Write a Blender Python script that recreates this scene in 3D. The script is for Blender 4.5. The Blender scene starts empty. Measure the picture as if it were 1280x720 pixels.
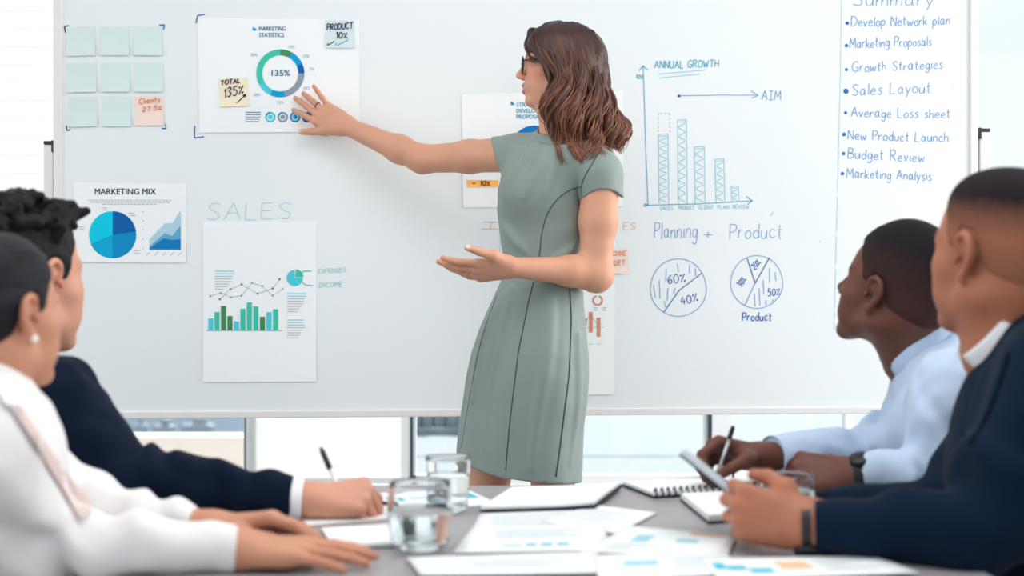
import bpy, bmesh, math, random
import numpy as np
from mathutils import Vector, Matrix
from mathutils.bvhtree import BVHTree

random.seed(7)
RNG = np.random.default_rng(7)
SC = bpy.context.scene
COL = SC.collection

# ------------------------------------------------------------------ camera, world, lights, exposure
FPX, EYE = 1777.8, 1.10            # 50 mm on 36 mm at 1280 px; camera height in metres
cam_d = bpy.data.cameras.new('camera')
cam_d.lens, cam_d.sensor_width = 50.0, 36.0
cam_d.dof.use_dof = True
cam_d.dof.focus_distance = 3.62
cam_d.dof.aperture_fstop = 3.4
cam = bpy.data.objects.new('camera', cam_d)
cam.location = (0, 0, EYE)
cam.rotation_euler = (math.pi / 2, 0, 0)
COL.objects.link(cam)
SC.camera = cam

w = bpy.data.worlds.new('overcast_sky')
SC.world = w
w.use_nodes = True
wn = w.node_tree
wn.nodes.clear()
wo = wn.nodes.new('ShaderNodeOutputWorld')
wb = wn.nodes.new('ShaderNodeBackground')
wt = wn.nodes.new('ShaderNodeTexCoord')
ws = wn.nodes.new('ShaderNodeSeparateXYZ')
wr_ = wn.nodes.new('ShaderNodeValToRGB')
wn.links.new(wt.outputs['Generated'], ws.inputs[0])
wn.links.new(ws.outputs['Z'], wr_.inputs[0])
wr_.color_ramp.elements[0].position = 0.0
wr_.color_ramp.elements[0].color = (0.90, 0.95, 0.97, 1)
wr_.color_ramp.elements[1].position = 0.6
wr_.color_ramp.elements[1].color = (0.86, 0.95, 1.0, 1)
wn.links.new(wr_.outputs[0], wb.inputs['Color'])
wb.inputs['Strength'].default_value = 0.98
wn.links.new(wb.outputs[0], wo.inputs[0])

def area(name, loc, target, sx, sy, power, color=(1, 1, 1)):
    d = bpy.data.lights.new(name, 'AREA')
    d.shape = 'RECTANGLE'
    d.size, d.size_y, d.energy, d.color = sx, sy, power, color
    o = bpy.data.objects.new(name, d)
    o.location = loc
    o.rotation_euler = (Vector(target) - Vector(loc)).to_track_quat('-Z', 'Y').to_euler()
    COL.objects.link(o)
    return o
area('window_light_right', (3.2, 3.5, 1.6), (0.1, 3.2, 1.1), 2.4, 2.2, 80, (1.0, 0.98, 0.96))
area('window_light_left', (-3.4, 1.6, 1.9), (0, 2.6, 0.9), 2.6, 2.2, 24, (0.95, 0.98, 1.0))  # added fill brightening the left side; no window is built there
area('ceiling_panel_light', (0.0, 1.9, 2.72), (0, 1.9, 0), 2.4, 1.6, 26, (1.0, 0.985, 0.97))  # added soft overhead fill; the ceiling has no lit panel
sd = bpy.data.lights.new('sun', 'SUN')
sd.energy, sd.angle = 4.5, math.radians(3)
sun = bpy.data.objects.new('sun', sd)
sun.rotation_euler = Vector((-0.08, -0.72, -0.66)).to_track_quat('-Z', 'Y').to_euler()
COL.objects.link(sun)

SC.view_settings.view_transform = 'Standard'
SC.view_settings.look = 'None'
SC.view_settings.gamma = 1.0
SC.view_settings.use_curve_mapping = False
SC.view_settings.exposure = 0.20
SC.cycles.use_denoising = True
SC.cycles.max_bounces = 10
SC.cycles.transparent_max_bounces = 12
SC.cycles.caustics_reflective = False

# ------------------------------------------------------------------ small tools
def P(px, py, Y):
    """the point at distance Y along the view through a pixel of the 1280x720 photograph"""
    return np.array([(px - 640) / FPX * Y, Y, EYE - (py - 360) / FPX * Y])

def on_plane(px, py, z):
    return P(px, py, FPX * (EYE - z) / (py - 360))

def lin(r, g, b):
    f = lambda c: (c / 255 / 12.92) if c / 255 <= 0.04045 else ((c / 255 + 0.055) / 1.055) ** 2.4
    return (f(r), f(g), f(b), 1.0)

MATS = {}
def mat(name, rgb=None, rough=0.5, spec=0.4, metal=0.0, vcol=False, bump=None, sss=0.0, sheen=0.0, trans=0.0, ior=1.45, noise=None):
    """procedural Principled material; bump=(scale, strength, stretch), noise=(scale, amount)"""
    if name in MATS:
        return MATS[name]
    m = bpy.data.materials.new(name)
    m.use_nodes = True
    nt = m.node_tree
    b = nt.nodes['Principled BSDF']
    b.inputs['Roughness'].default_value = rough
    b.inputs['Specular IOR Level'].default_value = spec
    b.inputs['Metallic'].default_value = metal
    b.inputs['IOR'].default_value = ior
    b.inputs['Transmission Weight'].default_value = trans
    if sheen:
        b.inputs['Sheen Weight'].default_value = sheen
    if sss:
        b.inputs['Subsurface Weight'].default_value = sss
        b.inputs['Subsurface Radius'].default_value = (0.012, 0.005, 0.003)
        b.inputs['Subsurface Scale'].default_value = 0.6
    src = None
    if vcol:
        a = nt.nodes.new('ShaderNodeAttribute')
        a.attribute_name = 'Col'
        src = a.outputs['Color']
    elif rgb is not None:
        b.inputs['Base Color'].default_value = lin(*rgb)
    tc = nt.nodes.new('ShaderNodeTexCoord')
    if noise:
        n = nt.nodes.new('ShaderNodeTexNoise')
        n.inputs['Scale'].default_value = noise[0]
        n.inputs['Detail'].default_value = 4
        nt.links.new(tc.outputs['Object'], n.inputs['Vector'])
        mr = nt.nodes.new('ShaderNodeMapRange')
        mr.inputs['From Min'].default_value = 0.3
        mr.inputs['From Max'].default_value = 0.7
        mr.inputs['To Min'].default_value = 1 - noise[1]
        mr.inputs['To Max'].default_value = 1 + noise[1] * 0.5
        nt.links.new(n.outputs['Fac'], mr.inputs['Value'])
        mx = nt.nodes.new('ShaderNodeMix')
        mx.data_type = 'RGBA'
        mx.blend_type = 'MULTIPLY'
        mx.inputs['Factor'].default_value = 1.0
        if src is not None:
            nt.links.new(src, mx.inputs['A'])
        else:
            mx.inputs['A'].default_value = lin(*rgb)
        nt.links.new(mr.outputs[0], mx.inputs['B'])
        src = mx.outputs['Result']
    if src is not None:
        nt.links.new(src, b.inputs['Base Color'])
    if bump:
        n = nt.nodes.new('ShaderNodeTexNoise')
        n.inputs['Scale'].default_value = bump[0]
        n.inputs['Detail'].default_value = 3
        if len(bump) > 2:
            mp = nt.nodes.new('ShaderNodeMapping')
            mp.inputs['Scale'].default_value = bump[2]
            nt.links.new(tc.outputs['Object'], mp.inputs['Vector'])
            nt.links.new(mp.outputs[0], n.inputs['Vector'])
        else:
            nt.links.new(tc.outputs['Object'], n.inputs['Vector'])
        bp_ = nt.nodes.new('ShaderNodeBump')
        bp_.inputs['Strength'].default_value = bump[1]
        bp_.inputs['Distance'].default_value = 0.004
        nt.links.new(n.outputs['Fac'], bp_.inputs['Height'])
        nt.links.new(bp_.outputs[0], b.inputs['Normal'])
    MATS[name] = m
    return m

def tag(o, label=None, cat=None, group=None, kind=None):
    for k, v in (('label', label), ('category', cat), ('group', group), ('kind', kind)):
        if v:
            o[k] = v
    return o

def base_of(o):
    v = np.zeros(3)
    while o is not None:
        v = v + np.array(o.location)
        o = o.parent
    return v

def empty(name, loc, rz=0.0):
    o = bpy.data.objects.new(name, None)
    o.location = loc
    o.rotation_euler = (0, 0, rz)
    o.empty_display_size = 0.1
    COL.objects.link(o)
    return o

def mk(name, verts, faces, materials, parent=None, smooth=True, cols=None, midx=None, loc=None, local=False):
    """ONE mesh object from world-space vertices; its origin is loc, or its parent's base"""
    verts = np.asarray(verts, dtype=np.float64).reshape(-1, 3)
    base = base_of(parent) if parent is not None else (np.zeros(3) if loc is None else np.asarray(loc, float))
    if local:
        base = np.zeros(3)
    me = bpy.data.meshes.new(name)
    if isinstance(faces, np.ndarray) and faces.ndim == 2:
        v = (verts - base).astype(np.float32)
        me.vertices.add(len(v))
        me.vertices.foreach_set('co', v.ravel())
        me.loops.add(faces.size)
        me.loops.foreach_set('vertex_index', faces.astype(np.int32).ravel())
        me.polygons.add(len(faces))
        me.polygons.foreach_set('loop_start', np.arange(0, faces.size, faces.shape[1], dtype=np.int32))
        me.update(calc_edges=True)
    else:
        me.from_pydata([tuple(x) for x in (verts - base)], [], [tuple(int(i) for i in f) for f in faces])
        me.update()
    me.polygons.foreach_set('use_smooth', np.full(len(me.polygons), bool(smooth)))
    if not isinstance(materials, (list, tuple)):
        materials = [materials]
    for m in materials:
        me.materials.append(m)
    if midx is not None:
        me.polygons.foreach_set('material_index', np.asarray(midx, dtype=np.int32))
    if cols is not None:
        at = me.color_attributes.new('Col', 'FLOAT_COLOR', 'POINT')
        c = np.ones((len(verts), 4), dtype=np.float32)
        c[:, :3] = np.asarray(cols, dtype=np.float32)[:, :3]
        at.data.foreach_set('color', c.ravel())
    o = bpy.data.objects.new(name, me)
    COL.objects.link(o)
    if parent is not None:
        o.parent = parent
    elif loc is not None:
        o.location = loc
    return o

class MB:
    """collects shapes for one mesh"""
    def __init__(s):
        s.v, s.f, s.m = [], [], []
    def add(s, v, f, m=0):
        n = len(s.v)
        s.v.extend([tuple(x) for x in v])
        s.f.extend([tuple(i + n for i in q) for q in f])
        s.m.extend([m] * len(f))
    def box(s, c, size, R=None, bevel=0.0, m=0):
        bm = bmesh.new()
        bmesh.ops.create_cube(bm, size=1.0)
        for q in bm.verts:
            q.co = Vector((q.co.x * size[0], q.co.y * size[1], q.co.z * size[2]))
        if bevel:
            bmesh.ops.bevel(bm, geom=list(bm.edges), offset=bevel, segments=2, profile=0.5, affect='EDGES')
        s.bm(bm, c, R, m)
    def bm(s, bm, c=(0, 0, 0), R=None, m=0):
        bm.verts.ensure_lookup_table()
        vs = np.array([q.co[:] for q in bm.verts])
        if R is not None:
            vs = vs @ np.asarray(R).T
        s.add(vs + np.asarray(c), [[q.index for q in f.verts] for f in bm.faces], m)
        bm.free()
    def sphere(s, c, r, R=None, seg=16, m=0):
        bm = bmesh.new()
        bmesh.ops.create_uvsphere(bm, u_segments=seg, v_segments=max(8, seg // 2), radius=1)
        r = (r, r, r) if np.isscalar(r) else r
        for q in bm.verts:
            q.co = Vector((q.co.x * r[0], q.co.y * r[1], q.co.z * r[2]))
        s.bm(bm, c, R, m)
    def tube(s, pts, r, seg=8, m=0, closed=False, flat=None, up=(0, 0, 1)):
        """sweep along pts; r scalar or per point; flat=(rx, ry) elliptical section"""
        v, f = sweep(pts, r, seg, closed, flat, up)
        s.add(v, f, m)
    def lathe(s, prof, c, seg=40, m=0):
        v, f = [], []
        n = len(prof)
        for k in range(seg):
            a = 2 * math.pi * k / seg
            for (r, z) in prof:
                v.append((c[0] + r * math.cos(a), c[1] + r * math.sin(a), c[2] + z))
        for k in range(seg):
            for i in range(n - 1):
                a, b = k * n + i, ((k + 1) % seg) * n + i
                f.append((a, b, b + 1, a + 1))
        s.add(v, f, m)
    def build(s, name, materials, parent=None, smooth=True, loc=None, cols=None, local=False):
        return mk(name, s.v, s.f, materials, parent, smooth, cols, s.m, loc, local)

def catmull(pts, n=6, closed=False):
    p = np.asarray(pts, float)
    if len(p) < 3:
        return p
    q = np.vstack([p[-1:], p, p[:2]]) if closed else np.vstack([2 * p[0] - p[1], p, 2 * p[-1] - p[-2]])
    out = []
    for i in range(1, len(q) - 2):
        for t in np.linspace(0, 1, n, endpoint=False):
            a, b, c, d = q[i - 1], q[i], q[i + 1], q[i + 2]
            out.append(0.5 * (2 * b + (c - a) * t + (2 * a - 5 * b + 4 * c - d) * t * t + (3 * b - a - 3 * c + d) * t ** 3))
    if not closed:
        out.append(q[-2])
    return np.array(out)

def sweep(pts, r, seg=8, closed=False, flat=None, up=(0, 0, 1)):
    p = np.asarray(pts, float)
    n = len(p)
    r = np.full(n, r) if np.isscalar(r) else np.asarray(r, float)
    if closed:
        t = np.roll(p, -1, 0) - np.roll(p, 1, 0)
    else:
        t = np.gradient(p, axis=0)
    t /= np.linalg.norm(t, axis=1)[:, None] + 1e-12
    upv = np.asarray(up, float)
    v = []
    prev = None
    for i in range(n):
        ref = upv if (prev is None or flat is not None) else prev
        a = ref - t[i] * np.dot(ref, t[i])
        if np.linalg.norm(a) < 1e-4:
            a = np.array([1.0, 0.3, 0.2]) - t[i] * np.dot([1.0, 0.3, 0.2], t[i])
        a /= np.linalg.norm(a)
        b = np.cross(t[i], a)
        prev = a
        ra, rb = (r[i], r[i]) if flat is None else (r[i] * flat[0], r[i] * flat[1])
        for k in range(seg):
            g = 2 * math.pi * k / seg
            v.append(p[i] + a * ra * math.cos(g) + b * rb * math.sin(g))
    f = []
    for i in range(n if closed else n - 1):
        j = (i + 1) % n
        for k in range(seg):
            l = (k + 1) % seg
            f.append((i * seg + k, i * seg + l, j * seg + l, j * seg + k))
    if not closed:
        f.append(tuple(range(seg - 1, -1, -1)))
        f.append(tuple(range((n - 1) * seg, n * seg)))
    return v, f

# ------------------------------------------------------------------ implicit surfaces for bodies and clothes
def vnoise(X, Y, Z, s):
    """value noise in about -1..1; s = cells per metre (scalar or triple)"""
    sx, sy, sz = (s, s, s) if np.isscalar(s) else s
    x, y, z = np.broadcast_arrays(X * sx + 100.0, Y * sy + 100.0, Z * sz + 100.0)
    xi, yi, zi = np.floor(x).astype(np.int64), np.floor(y).astype(np.int64), np.floor(z).astype(np.int64)
    fx, fy, fz = x - xi, y - yi, z - zi
    fx, fy, fz = fx * fx * (3 - 2 * fx), fy * fy * (3 - 2 * fy), fz * fz * (3 - 2 * fz)
    def h(a, b, c):
        n = (a * 374761393 + b * 668265263 + c * 2147483647) & 0xffffffff
        n = ((n ^ (n >> 13)) * 1274126177) & 0xffffffff
        return ((n ^ (n >> 16)) & 0xffff) / 32767.5 - 1.0
    r = 0
    for dx in (0, 1):
        for dy in (0, 1):
            for dz in (0, 1):
                r = r + h(xi + dx, yi + dy, zi + dz) * (fx if dx else 1 - fx) * (fy if dy else 1 - fy) * (fz if dz else 1 - fz)
    return r

class Field:
    def __init__(s, lo, hi, h):
        s.lo = np.asarray(lo, float)
        s.h = h
        n = np.ceil((np.asarray(hi, float) - s.lo) / h).astype(int) + 1
        s.n = n
        s.V = np.full(tuple(n), 1.0, dtype=np.float32)
    def win(s, lo, hi, pad):
        a = np.clip(np.floor((np.asarray(lo) - pad - s.lo) / s.h).astype(int), 0, s.n)
        b = np.clip(np.ceil((np.asarray(hi) + pad - s.lo) / s.h).astype(int) + 1, 0, s.n)
        sl = tuple(slice(i, j) for i, j in zip(a, b))
        g = [(np.arange(i, j) * s.h + s.lo[k]).astype(np.float32) for k, (i, j) in enumerate(zip(a, b))]
        return sl, g[0][:, None, None], g[1][None, :, None], g[2][None, None, :]
    def add(s, prim, k=0.0):
        fn, lo, hi = prim
        sl, X, Y, Z = s.win(lo, hi, k + 4 * s.h)
        v = s.V[sl]
        if v.size == 0:
            return
        d = fn(X, Y, Z).astype(np.float32)
        if k > 0:
            t = np.clip(0.5 + 0.5 * (v - d) / k, 0, 1)
            s.V[sl] = v * (1 - t) + d * t - k * t * (1 - t)
        else:
            s.V[sl] = np.minimum(v, d)
    def sub(s, prim, k=0.0):
        fn, lo, hi = prim
        sl, X, Y, Z = s.win(lo, hi, k + 4 * s.h)
        v = s.V[sl]
        if v.size == 0:
            return
        d = -fn(X, Y, Z).astype(np.float32)
        if k > 0:
            t = np.clip(0.5 - 0.5 * (v - d) / k, 0, 1)
            s.V[sl] = v * (1 - t) + d * t + k * t * (1 - t)
        else:
            s.V[sl] = np.maximum(v, d)
    def grid(s):
        g = [(np.arange(s.n[k]) * s.h + s.lo[k]).astype(np.float32) for k in range(3)]
        return g[0][:, None, None], g[1][None, :, None], g[2][None, None, :]
    def disp(s, fn):
        """displace only near the surface"""
        near = np.abs(s.V) < 0.03
        I = np.nonzero(near)
        X, Y, Z = (I[k] * s.h + s.lo[k] for k in range(3))
        s.V[I] -= fn(X, Y, Z).astype(np.float32)
    def clip(s, fn):
        X, Y, Z = s.grid()
        s.V = np.maximum(s.V, fn(X, Y, Z)).astype(np.float32)
    def core(s, inset):
        V0 = s.V
        s.V = V0 + np.float32(inset)
        out = s.surf()
        s.V = V0
        return out
    def surf(s):
        V, h = s.V, s.h
        V[V == 0] = 1e-6
        S = V < 0
        S[0] = S[-1] = False
        S[:, 0] = S[:, -1] = False
        S[:, :, 0] = S[:, :, -1] = False
        V = np.where(S, np.minimum(V, -1e-6), np.maximum(V, 1e-6))
        c = np.zeros(tuple(x - 1 for x in V.shape), dtype=np.uint8)
        cs = [(a, b, d) for a in (0, 1) for b in (0, 1) for d in (0, 1)]
        nx, ny, nz = V.shape
        for a, b, d in cs:
            c += S[a:nx - 1 + a, b:ny - 1 + b, d:nz - 1 + d]
        I, J, K = np.nonzero((c > 0) & (c < 8))
        vals = {q: V[I + q[0], J + q[1], K + q[2]] for q in cs}
        acc, cnt = np.zeros((len(I), 3)), np.zeros(len(I))
        for q in cs:
            for ax in range(3):
                if q[ax] == 0:
                    e = list(q)
                    e[ax] = 1
                    va, vb = vals[q], vals[tuple(e)]
                    m = (va < 0) != (vb < 0)
                    t = va[m] / (va[m] - vb[m])
                    pt = np.tile(np.array(q, float), (m.sum(), 1))
                    pt[:, ax] += t
                    acc[m] += pt
                    cnt[m] += 1
        pos = s.lo + h * (np.stack([I, J, K], 1) + acc / cnt[:, None])
        idx = np.full(c.shape, -1, dtype=np.int32)
        idx[I, J, K] = np.arange(len(I))
        F = []
        for ax in range(3):
            u, v = (ax + 1) % 3, (ax + 2) % 3
            sa = [slice(1, -1)] * 3
            sb = [slice(1, -1)] * 3
            sa[ax], sb[ax] = slice(0, -1), slice(1, None)
            A, B = S[tuple(sa)], S[tuple(sb)]
            e = np.stack(np.nonzero(A != B), 1)
            ins = A[tuple(e.T)]
            e[:, u] += 1
            e[:, v] += 1
            qd = []
            for du, dv in ((-1, -1), (0, -1), (0, 0), (-1, 0)):
                g = e.copy()
                g[:, u] += du
                g[:, v] += dv
                qd.append(idx[g[:, 0], g[:, 1], g[:, 2]])
            qd = np.stack(qd, 1)
            qd[~ins] = qd[~ins][:, ::-1]
            F.append(qd)
        return pos, np.vstack(F)

def vec(a):
    return np.asarray(a, float)

def rc(a, b, ra, rb):
    """tapered limb segment"""
    a, b = vec(a), vec(b)
    d = b - a
    L = float(np.dot(d, d)) + 1e-12
    def fn(X, Y, Z):
        x, y, z = X - a[0], Y - a[1], Z - a[2]
        t = np.clip((x * d[0] + y * d[1] + z * d[2]) / L, 0, 1)
        return np.sqrt((x - t * d[0]) ** 2 + (y - t * d[1]) ** 2 + (z - t * d[2]) ** 2) - (ra + (rb - ra) * t)
    m = max(ra, rb)
    return fn, np.minimum(a, b) - m, np.maximum(a, b) + m

def chain(pts, rad):
    """one rope along a polyline"""
    prims = [rc(a, b, ra, rb) for a, b, ra, rb in zip(pts[:-1], pts[1:], rad[:-1], rad[1:])]
    def fn(X, Y, Z):
        d = prims[0][0](X, Y, Z)
        for q in prims[1:]:
            d = np.minimum(d, q[0](X, Y, Z))
        return d
    return fn, np.min([q[1] for q in prims], 0), np.max([q[2] for q in prims], 0)

def ell(c, r, R=None):
    c, r = vec(c), vec(r)
    R = np.eye(3) if R is None else np.asarray(R, float)     # columns = axes
    def fn(X, Y, Z):
        x, y, z = X - c[0], Y - c[1], Z - c[2]
        p = [(x * R[0, i] + y * R[1, i] + z * R[2, i]) for i in range(3)]
        k0 = np.sqrt(sum((p[i] / r[i]) ** 2 for i in range(3)))
        k1 = np.sqrt(sum((p[i] / r[i] ** 2) ** 2 for i in range(3))) + 1e-9
        return k0 * (k0 - 1) / k1
    ext = np.sqrt(((R * r) ** 2).sum(1))
    return fn, c - ext, c + ext

def frame(f, up=(0, 0, 1)):
    """columns: forward, left, up"""
    f = vec(f) / np.linalg.norm(f)
    l = np.cross(up, f)
    l /= np.linalg.norm(l)
    return np.stack([f, l, np.cross(f, l)], 1)

def join(*ms):
    V, F, n = [], [], 0
    for v, f in ms:
        V.append(v)
        F.append(f + n)
        n += len(v)
    return np.vstack(V), np.vstack(F)

def weld(pieces):
    """boolean union of closed, overlapping surfaces into one continuous skin"""
    obs = [mk('weld', v, f, []) for v, f in pieces]
    for o in obs[1:]:
        md = obs[0].modifiers.new('u', 'BOOLEAN')
        md.operation, md.object = 'UNION', o
        md.solver = 'MANIFOLD'
    bpy.context.view_layer.update()
    ev = obs[0].evaluated_get(bpy.context.evaluated_depsgraph_get())
    me = ev.to_mesh()
    V = np.empty(len(me.vertices) * 3, dtype=np.float32)
    me.vertices.foreach_get('co', V)
    V = V.reshape(-1, 3).astype(float)
    Fc_ = [tuple(p.vertices) for p in me.polygons]
    ev.to_mesh_clear()
    for o in obs:
        m_ = o.data
        bpy.data.objects.remove(o)
        bpy.data.meshes.remove(m_)
    if len(V) < 0.6 * sum(len(p[0]) for p in pieces):
        V, q = join(*pieces)
        Fc_ = [tuple(x) for x in q]
    return V, Fc_

def reskin(person, pieces, colour):
    """replace a body's mesh by the welded union of its pieces"""
    V, F_ = weld(pieces)
    b = base_of(person)
    me = bpy.data.meshes.new('person')
    me.from_pydata([tuple(x) for x in V - b], [], F_)
    me.update()
    me.polygons.foreach_set('use_smooth', np.full(len(me.polygons), True))
    me.materials.append(person.data.materials[0])
    at = me.color_attributes.new('Col', 'FLOAT_COLOR', 'POINT')
    c = np.ones((len(V), 4), dtype=np.float32)
    c[:, :3] = colour(V)
    at.data.foreach_set('color', c.ravel())
    old = person.data
    person.data = me
    bpy.data.meshes.remove(old)

# ------------------------------------------------------------------ anatomy
class Head:
    """local axes: x forward, y left, z up; origin between the ears"""
    def __init__(s, c, f, pitch=0.0, k=1.0, roll=0.0):
        R = frame(f)
        a = math.radians(pitch)
        Rp = np.array([[math.cos(a), 0, -math.sin(a)], [0, 1, 0], [math.sin(a), 0, math.cos(a)]])
        b = math.radians(roll)
        Rr = np.array([[1, 0, 0], [0, math.cos(b), -math.sin(b)], [0, math.sin(b), math.cos(b)]])
        s.R, s.c, s.k = R @ Rp @ Rr, vec(c), k
    def w(s, *p):
        return s.c + s.k * (s.R @ vec(p))
    def loc(s, V):
        return (np.asarray(V) - s.c) @ s.R / s.k
    def locg(s, X, Y, Z):
        x, y, z = X - s.c[0], Y - s.c[1], Z - s.c[2]
        return [(x * s.R[0, i] + y * s.R[1, i] + z * s.R[2, i]) / s.k for i in range(3)]
    def E(s, c, r):
        return ell(s.w(*c), vec(r) * s.k, s.R)
    def C(s, a, b, ra, rb):
        return rc(s.w(*a), s.w(*b), ra * s.k, rb * s.k)
    def skull(s, F, grow=0.0):
        F.add(s.E((-0.016, 0, 0.036), (0.098 + grow, 0.075 + grow, 0.080 + grow)))
        F.add(s.E((0.022, 0, 0.030), (0.066 + grow, 0.064 + grow, 0.074 + grow)), 0.03 * s.k)
    def build(s, F, male=True, ears=True, smile=0.0):
        k = s.k
        s.skull(F)
        F.add(s.E((-0.055, 0, 0.0), (0.050, 0.058, 0.060)), 0.03 * k)
        F.add(s.E((0.036, 0, -0.032), (0.052, 0.054, 0.070)), 0.03 * k)
        j = 0.054 if male else 0.050
        for y in (-1, 1):
            F.add(s.C((0.000, y * j, -0.050), (0.066, y * 0.020, -0.096), 0.016, 0.015), 0.022 * k)
            F.add(s.C((0.078, y * 0.012, 0.024), (0.066, y * 0.046, 0.020), 0.011 if male else 0.008, 0.010), 0.016 * k)
            F.add(s.E((0.056, y * 0.042, -0.020), (0.024, 0.020, 0.020)), 0.024 * k)
            F.add(s.E((0.058, y * 0.032, -0.056), (0.024, 0.022, 0.026)), 0.022 * k)
        F.add(s.E((0.074, 0, -0.098), (0.017, 0.021, 0.015)), 0.02 * k)
        F.add(s.E((0.078, 0, -0.058), (0.018, 0.028, 0.024)), 0.018 * k)
        for y in (-1, 1):
            F.sub(s.E((0.097, y * 0.032, 0.003), (0.018, 0.019, 0.012)), 0.012 * k)
            F.add(s.E((0.070, y * 0.032, 0.003), (0.0125, 0.0145, 0.0115)), 0.004 * k)       # lids over the ball
        F.add(s.C((0.084, 0, 0.022), (0.108, 0, -0.022), 0.0085, 0.0095), 0.012 * k)
        F.add(s.E((0.110, 0, -0.026), (0.0105, 0.0105, 0.0090)), 0.008 * k)
        for y in (-1, 1):
            F.add(s.E((0.100, y * 0.0125, -0.031), (0.0095, 0.0065, 0.0070)), 0.006 * k)
            F.add(s.C((0.096, 0, -0.0535), (0.084, y * 0.023, -0.0605), 0.0062, 0.003), 0.006 * k)
            F.add(s.C((0.094, 0, -0.0705), (0.083, y * 0.020, -0.0645), 0.0070, 0.003), 0.006 * k)
            F.sub(s.C((0.104, 0, -0.0630), (0.080, y * 0.024, -0.0625 + smile * 0.004), 0.0013, 0.001), 0.003 * k)
        if ears:
            for y in (-1, 1):
                q = lambda x, d, z: (x, y * (0.071 + d), z)
                rim = [q(0.012, 0.003, 0.006), q(0.008, 0.009, 0.024), q(-0.006, 0.014, 0.032), q(-0.020, 0.017, 0.024),
                       q(-0.024, 0.017, 0.006), q(-0.016, 0.013, -0.012), q(-0.006, 0.009, -0.026)]
                rim = catmull(rim, 3)
                for a, b in zip(rim[:-1], rim[1:]):
                    F.add(s.C(a, b, 0.0042, 0.0042), 0.003 * k)
                F.add(s.E(q(-0.002, 0.006, -0.027), (0.0085, 0.005, 0.0095)), 0.006 * k)
                F.add(s.E(q(-0.008, 0.005, 0.006), (0.016, 0.0042, 0.024)), 0.006 * k)
                F.add(s.C(q(-0.014, 0.010, 0.016), q(-0.010, 0.010, -0.010), 0.0038, 0.0035), 0.004 * k)
                F.add(s.E(q(0.011, 0.006, -0.006), (0.004, 0.005, 0.006)), 0.004 * k)
                F.sub(s.E(q(0.000, 0.011, -0.004), (0.0080, 0.007, 0.0105)), 0.004 * k)
    def hairline(s, zl, grow, name, material, parent, h=0.003, disp=None, extra=(), color=None, keep=0.0):
        """a close cap of hair over the skull above the hairline zl = [(x, z), ...]"""
        e = 0.165 * s.k
        F = Field(s.c - e, s.c + e, h)
        s.skull(F, grow)
        F.add(s.E((-0.055, 0, 0.0), (0.050 + grow, 0.058 + grow, 0.060 + grow)), 0.03 * s.k)
        xs, zs = zip(*zl)
        if disp:
            F.disp(disp)
        def cut(X, Y, Z):
            x, y, z = s.locg(X, Y, Z)
            return (np.interp(x, xs, zs) - z) * 0.7 * s.k
        X, Y, Z = F.grid()
        d = cut(X, Y, Z).astype(np.float32)
        kk = 0.008
        t = np.clip(0.5 - 0.5 * (F.V - d) / kk, 0, 1)
        F.V = F.V * (1 - t) + d * t + kk * t * (1 - t)
        for pr, kq in extra:
            F.add(pr, kq)
        v, f = F.surf()
        return mk(name, v, f, material, parent, cols=None if color is None else color(s.loc(v)))

def hand(F, wrist, f, palm, left, size=1.0, fingers=None, thumb=None, thick=1.0):
    """palm, thumb and four fingers; f = wrist to knuckles, palm = palm normal.
    fingers: four (spread, curl1, curl2, curl3) in degrees, index first; thumb: four local points (x, y, z)"""
    f = vec(f) / np.linalg.norm(f)
    p = vec(palm) - f * np.dot(vec(palm), f)
    p /= np.linalg.norm(p)
    t = np.cross(p, f) if left else np.cross(f, p)
    M = np.stack([f, t, -p], 1)                          # x to the fingers, y to the thumb side, z to the back of the hand
    W = lambda q: vec(wrist) + size * (M @ vec(q))
    A = lambda a, b, ra, rb, k: F.add(rc(W(a), W(b), ra * size * thick, rb * size * thick), k * size)
    kn = [(0.092, 0.026, 0.004), (0.096, 0.006, 0.006), (0.091, -0.014, 0.004), (0.081, -0.031, 0.0)]
    ln = [(0.042, 0.026, 0.021), (0.047, 0.030, 0.022), (0.043, 0.028, 0.022), (0.033, 0.021, 0.019)]
    rd = [0.0090, 0.0092, 0.0088, 0.0078]
    fingers = fingers or [(8, 10, 15, 10), (2, 10, 15, 10), (-4, 10, 15, 10), (-12, 10, 15, 10)]
    A((-0.012, 0, 0), (0.022, 0.0, 0), 0.021, 0.019, 0.0)
    for i in range(4):
        A((0.008, kn[i][1] * 0.5, 0.0), kn[i], 0.0165, 0.0115, 0.012)
    A((0.030, -0.024, -0.006), (0.068, -0.026, -0.005), 0.012, 0.011, 0.012)
    tips = []
    for i in range(4):
        sp, c1, c2, c3 = fingers[i]
        a = math.radians(sp)
        d0 = np.array([math.cos(a), math.sin(a), 0.0])
        q, ang, r = np.array(kn[i]), 0.0, rd[i]
        pts = [q]
        for L, cu in zip(ln[i], (c1, c2, c3)):
            ang += math.radians(cu)
            q = q + L * (d0 * math.cos(ang) + np.array([0, 0, -1.0]) * math.sin(ang))
            pts.append(q)
        A(pts[0], pts[1], r * 1.05, r * 0.98, 0.006)
        A(pts[1], pts[2], r * 0.98, r * 0.90, 0.003)
        A(pts[2], pts[3], r * 0.90, r * 0.74, 0.003)
        tips.append([W(x) for x in pts])
    th = thumb or [(0.018, 0.016, -0.006), (0.046, 0.040, -0.014), (0.074, 0.056, -0.018), (0.096, 0.064, -0.018)]
    A(th[0], th[1], 0.0165, 0.0140, 0.014)
    A(th[1], th[2], 0.0125, 0.0105, 0.008)
    A(th[2], th[3], 0.0105, 0.0082, 0.003)
    A((0.05, 0.012, -0.004), th[1], 0.010, 0.010, 0.014)     # web between thumb and index
    return {'f': tips, 't': [W(x) for x in th], 'W': W, 'M': M}

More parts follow.
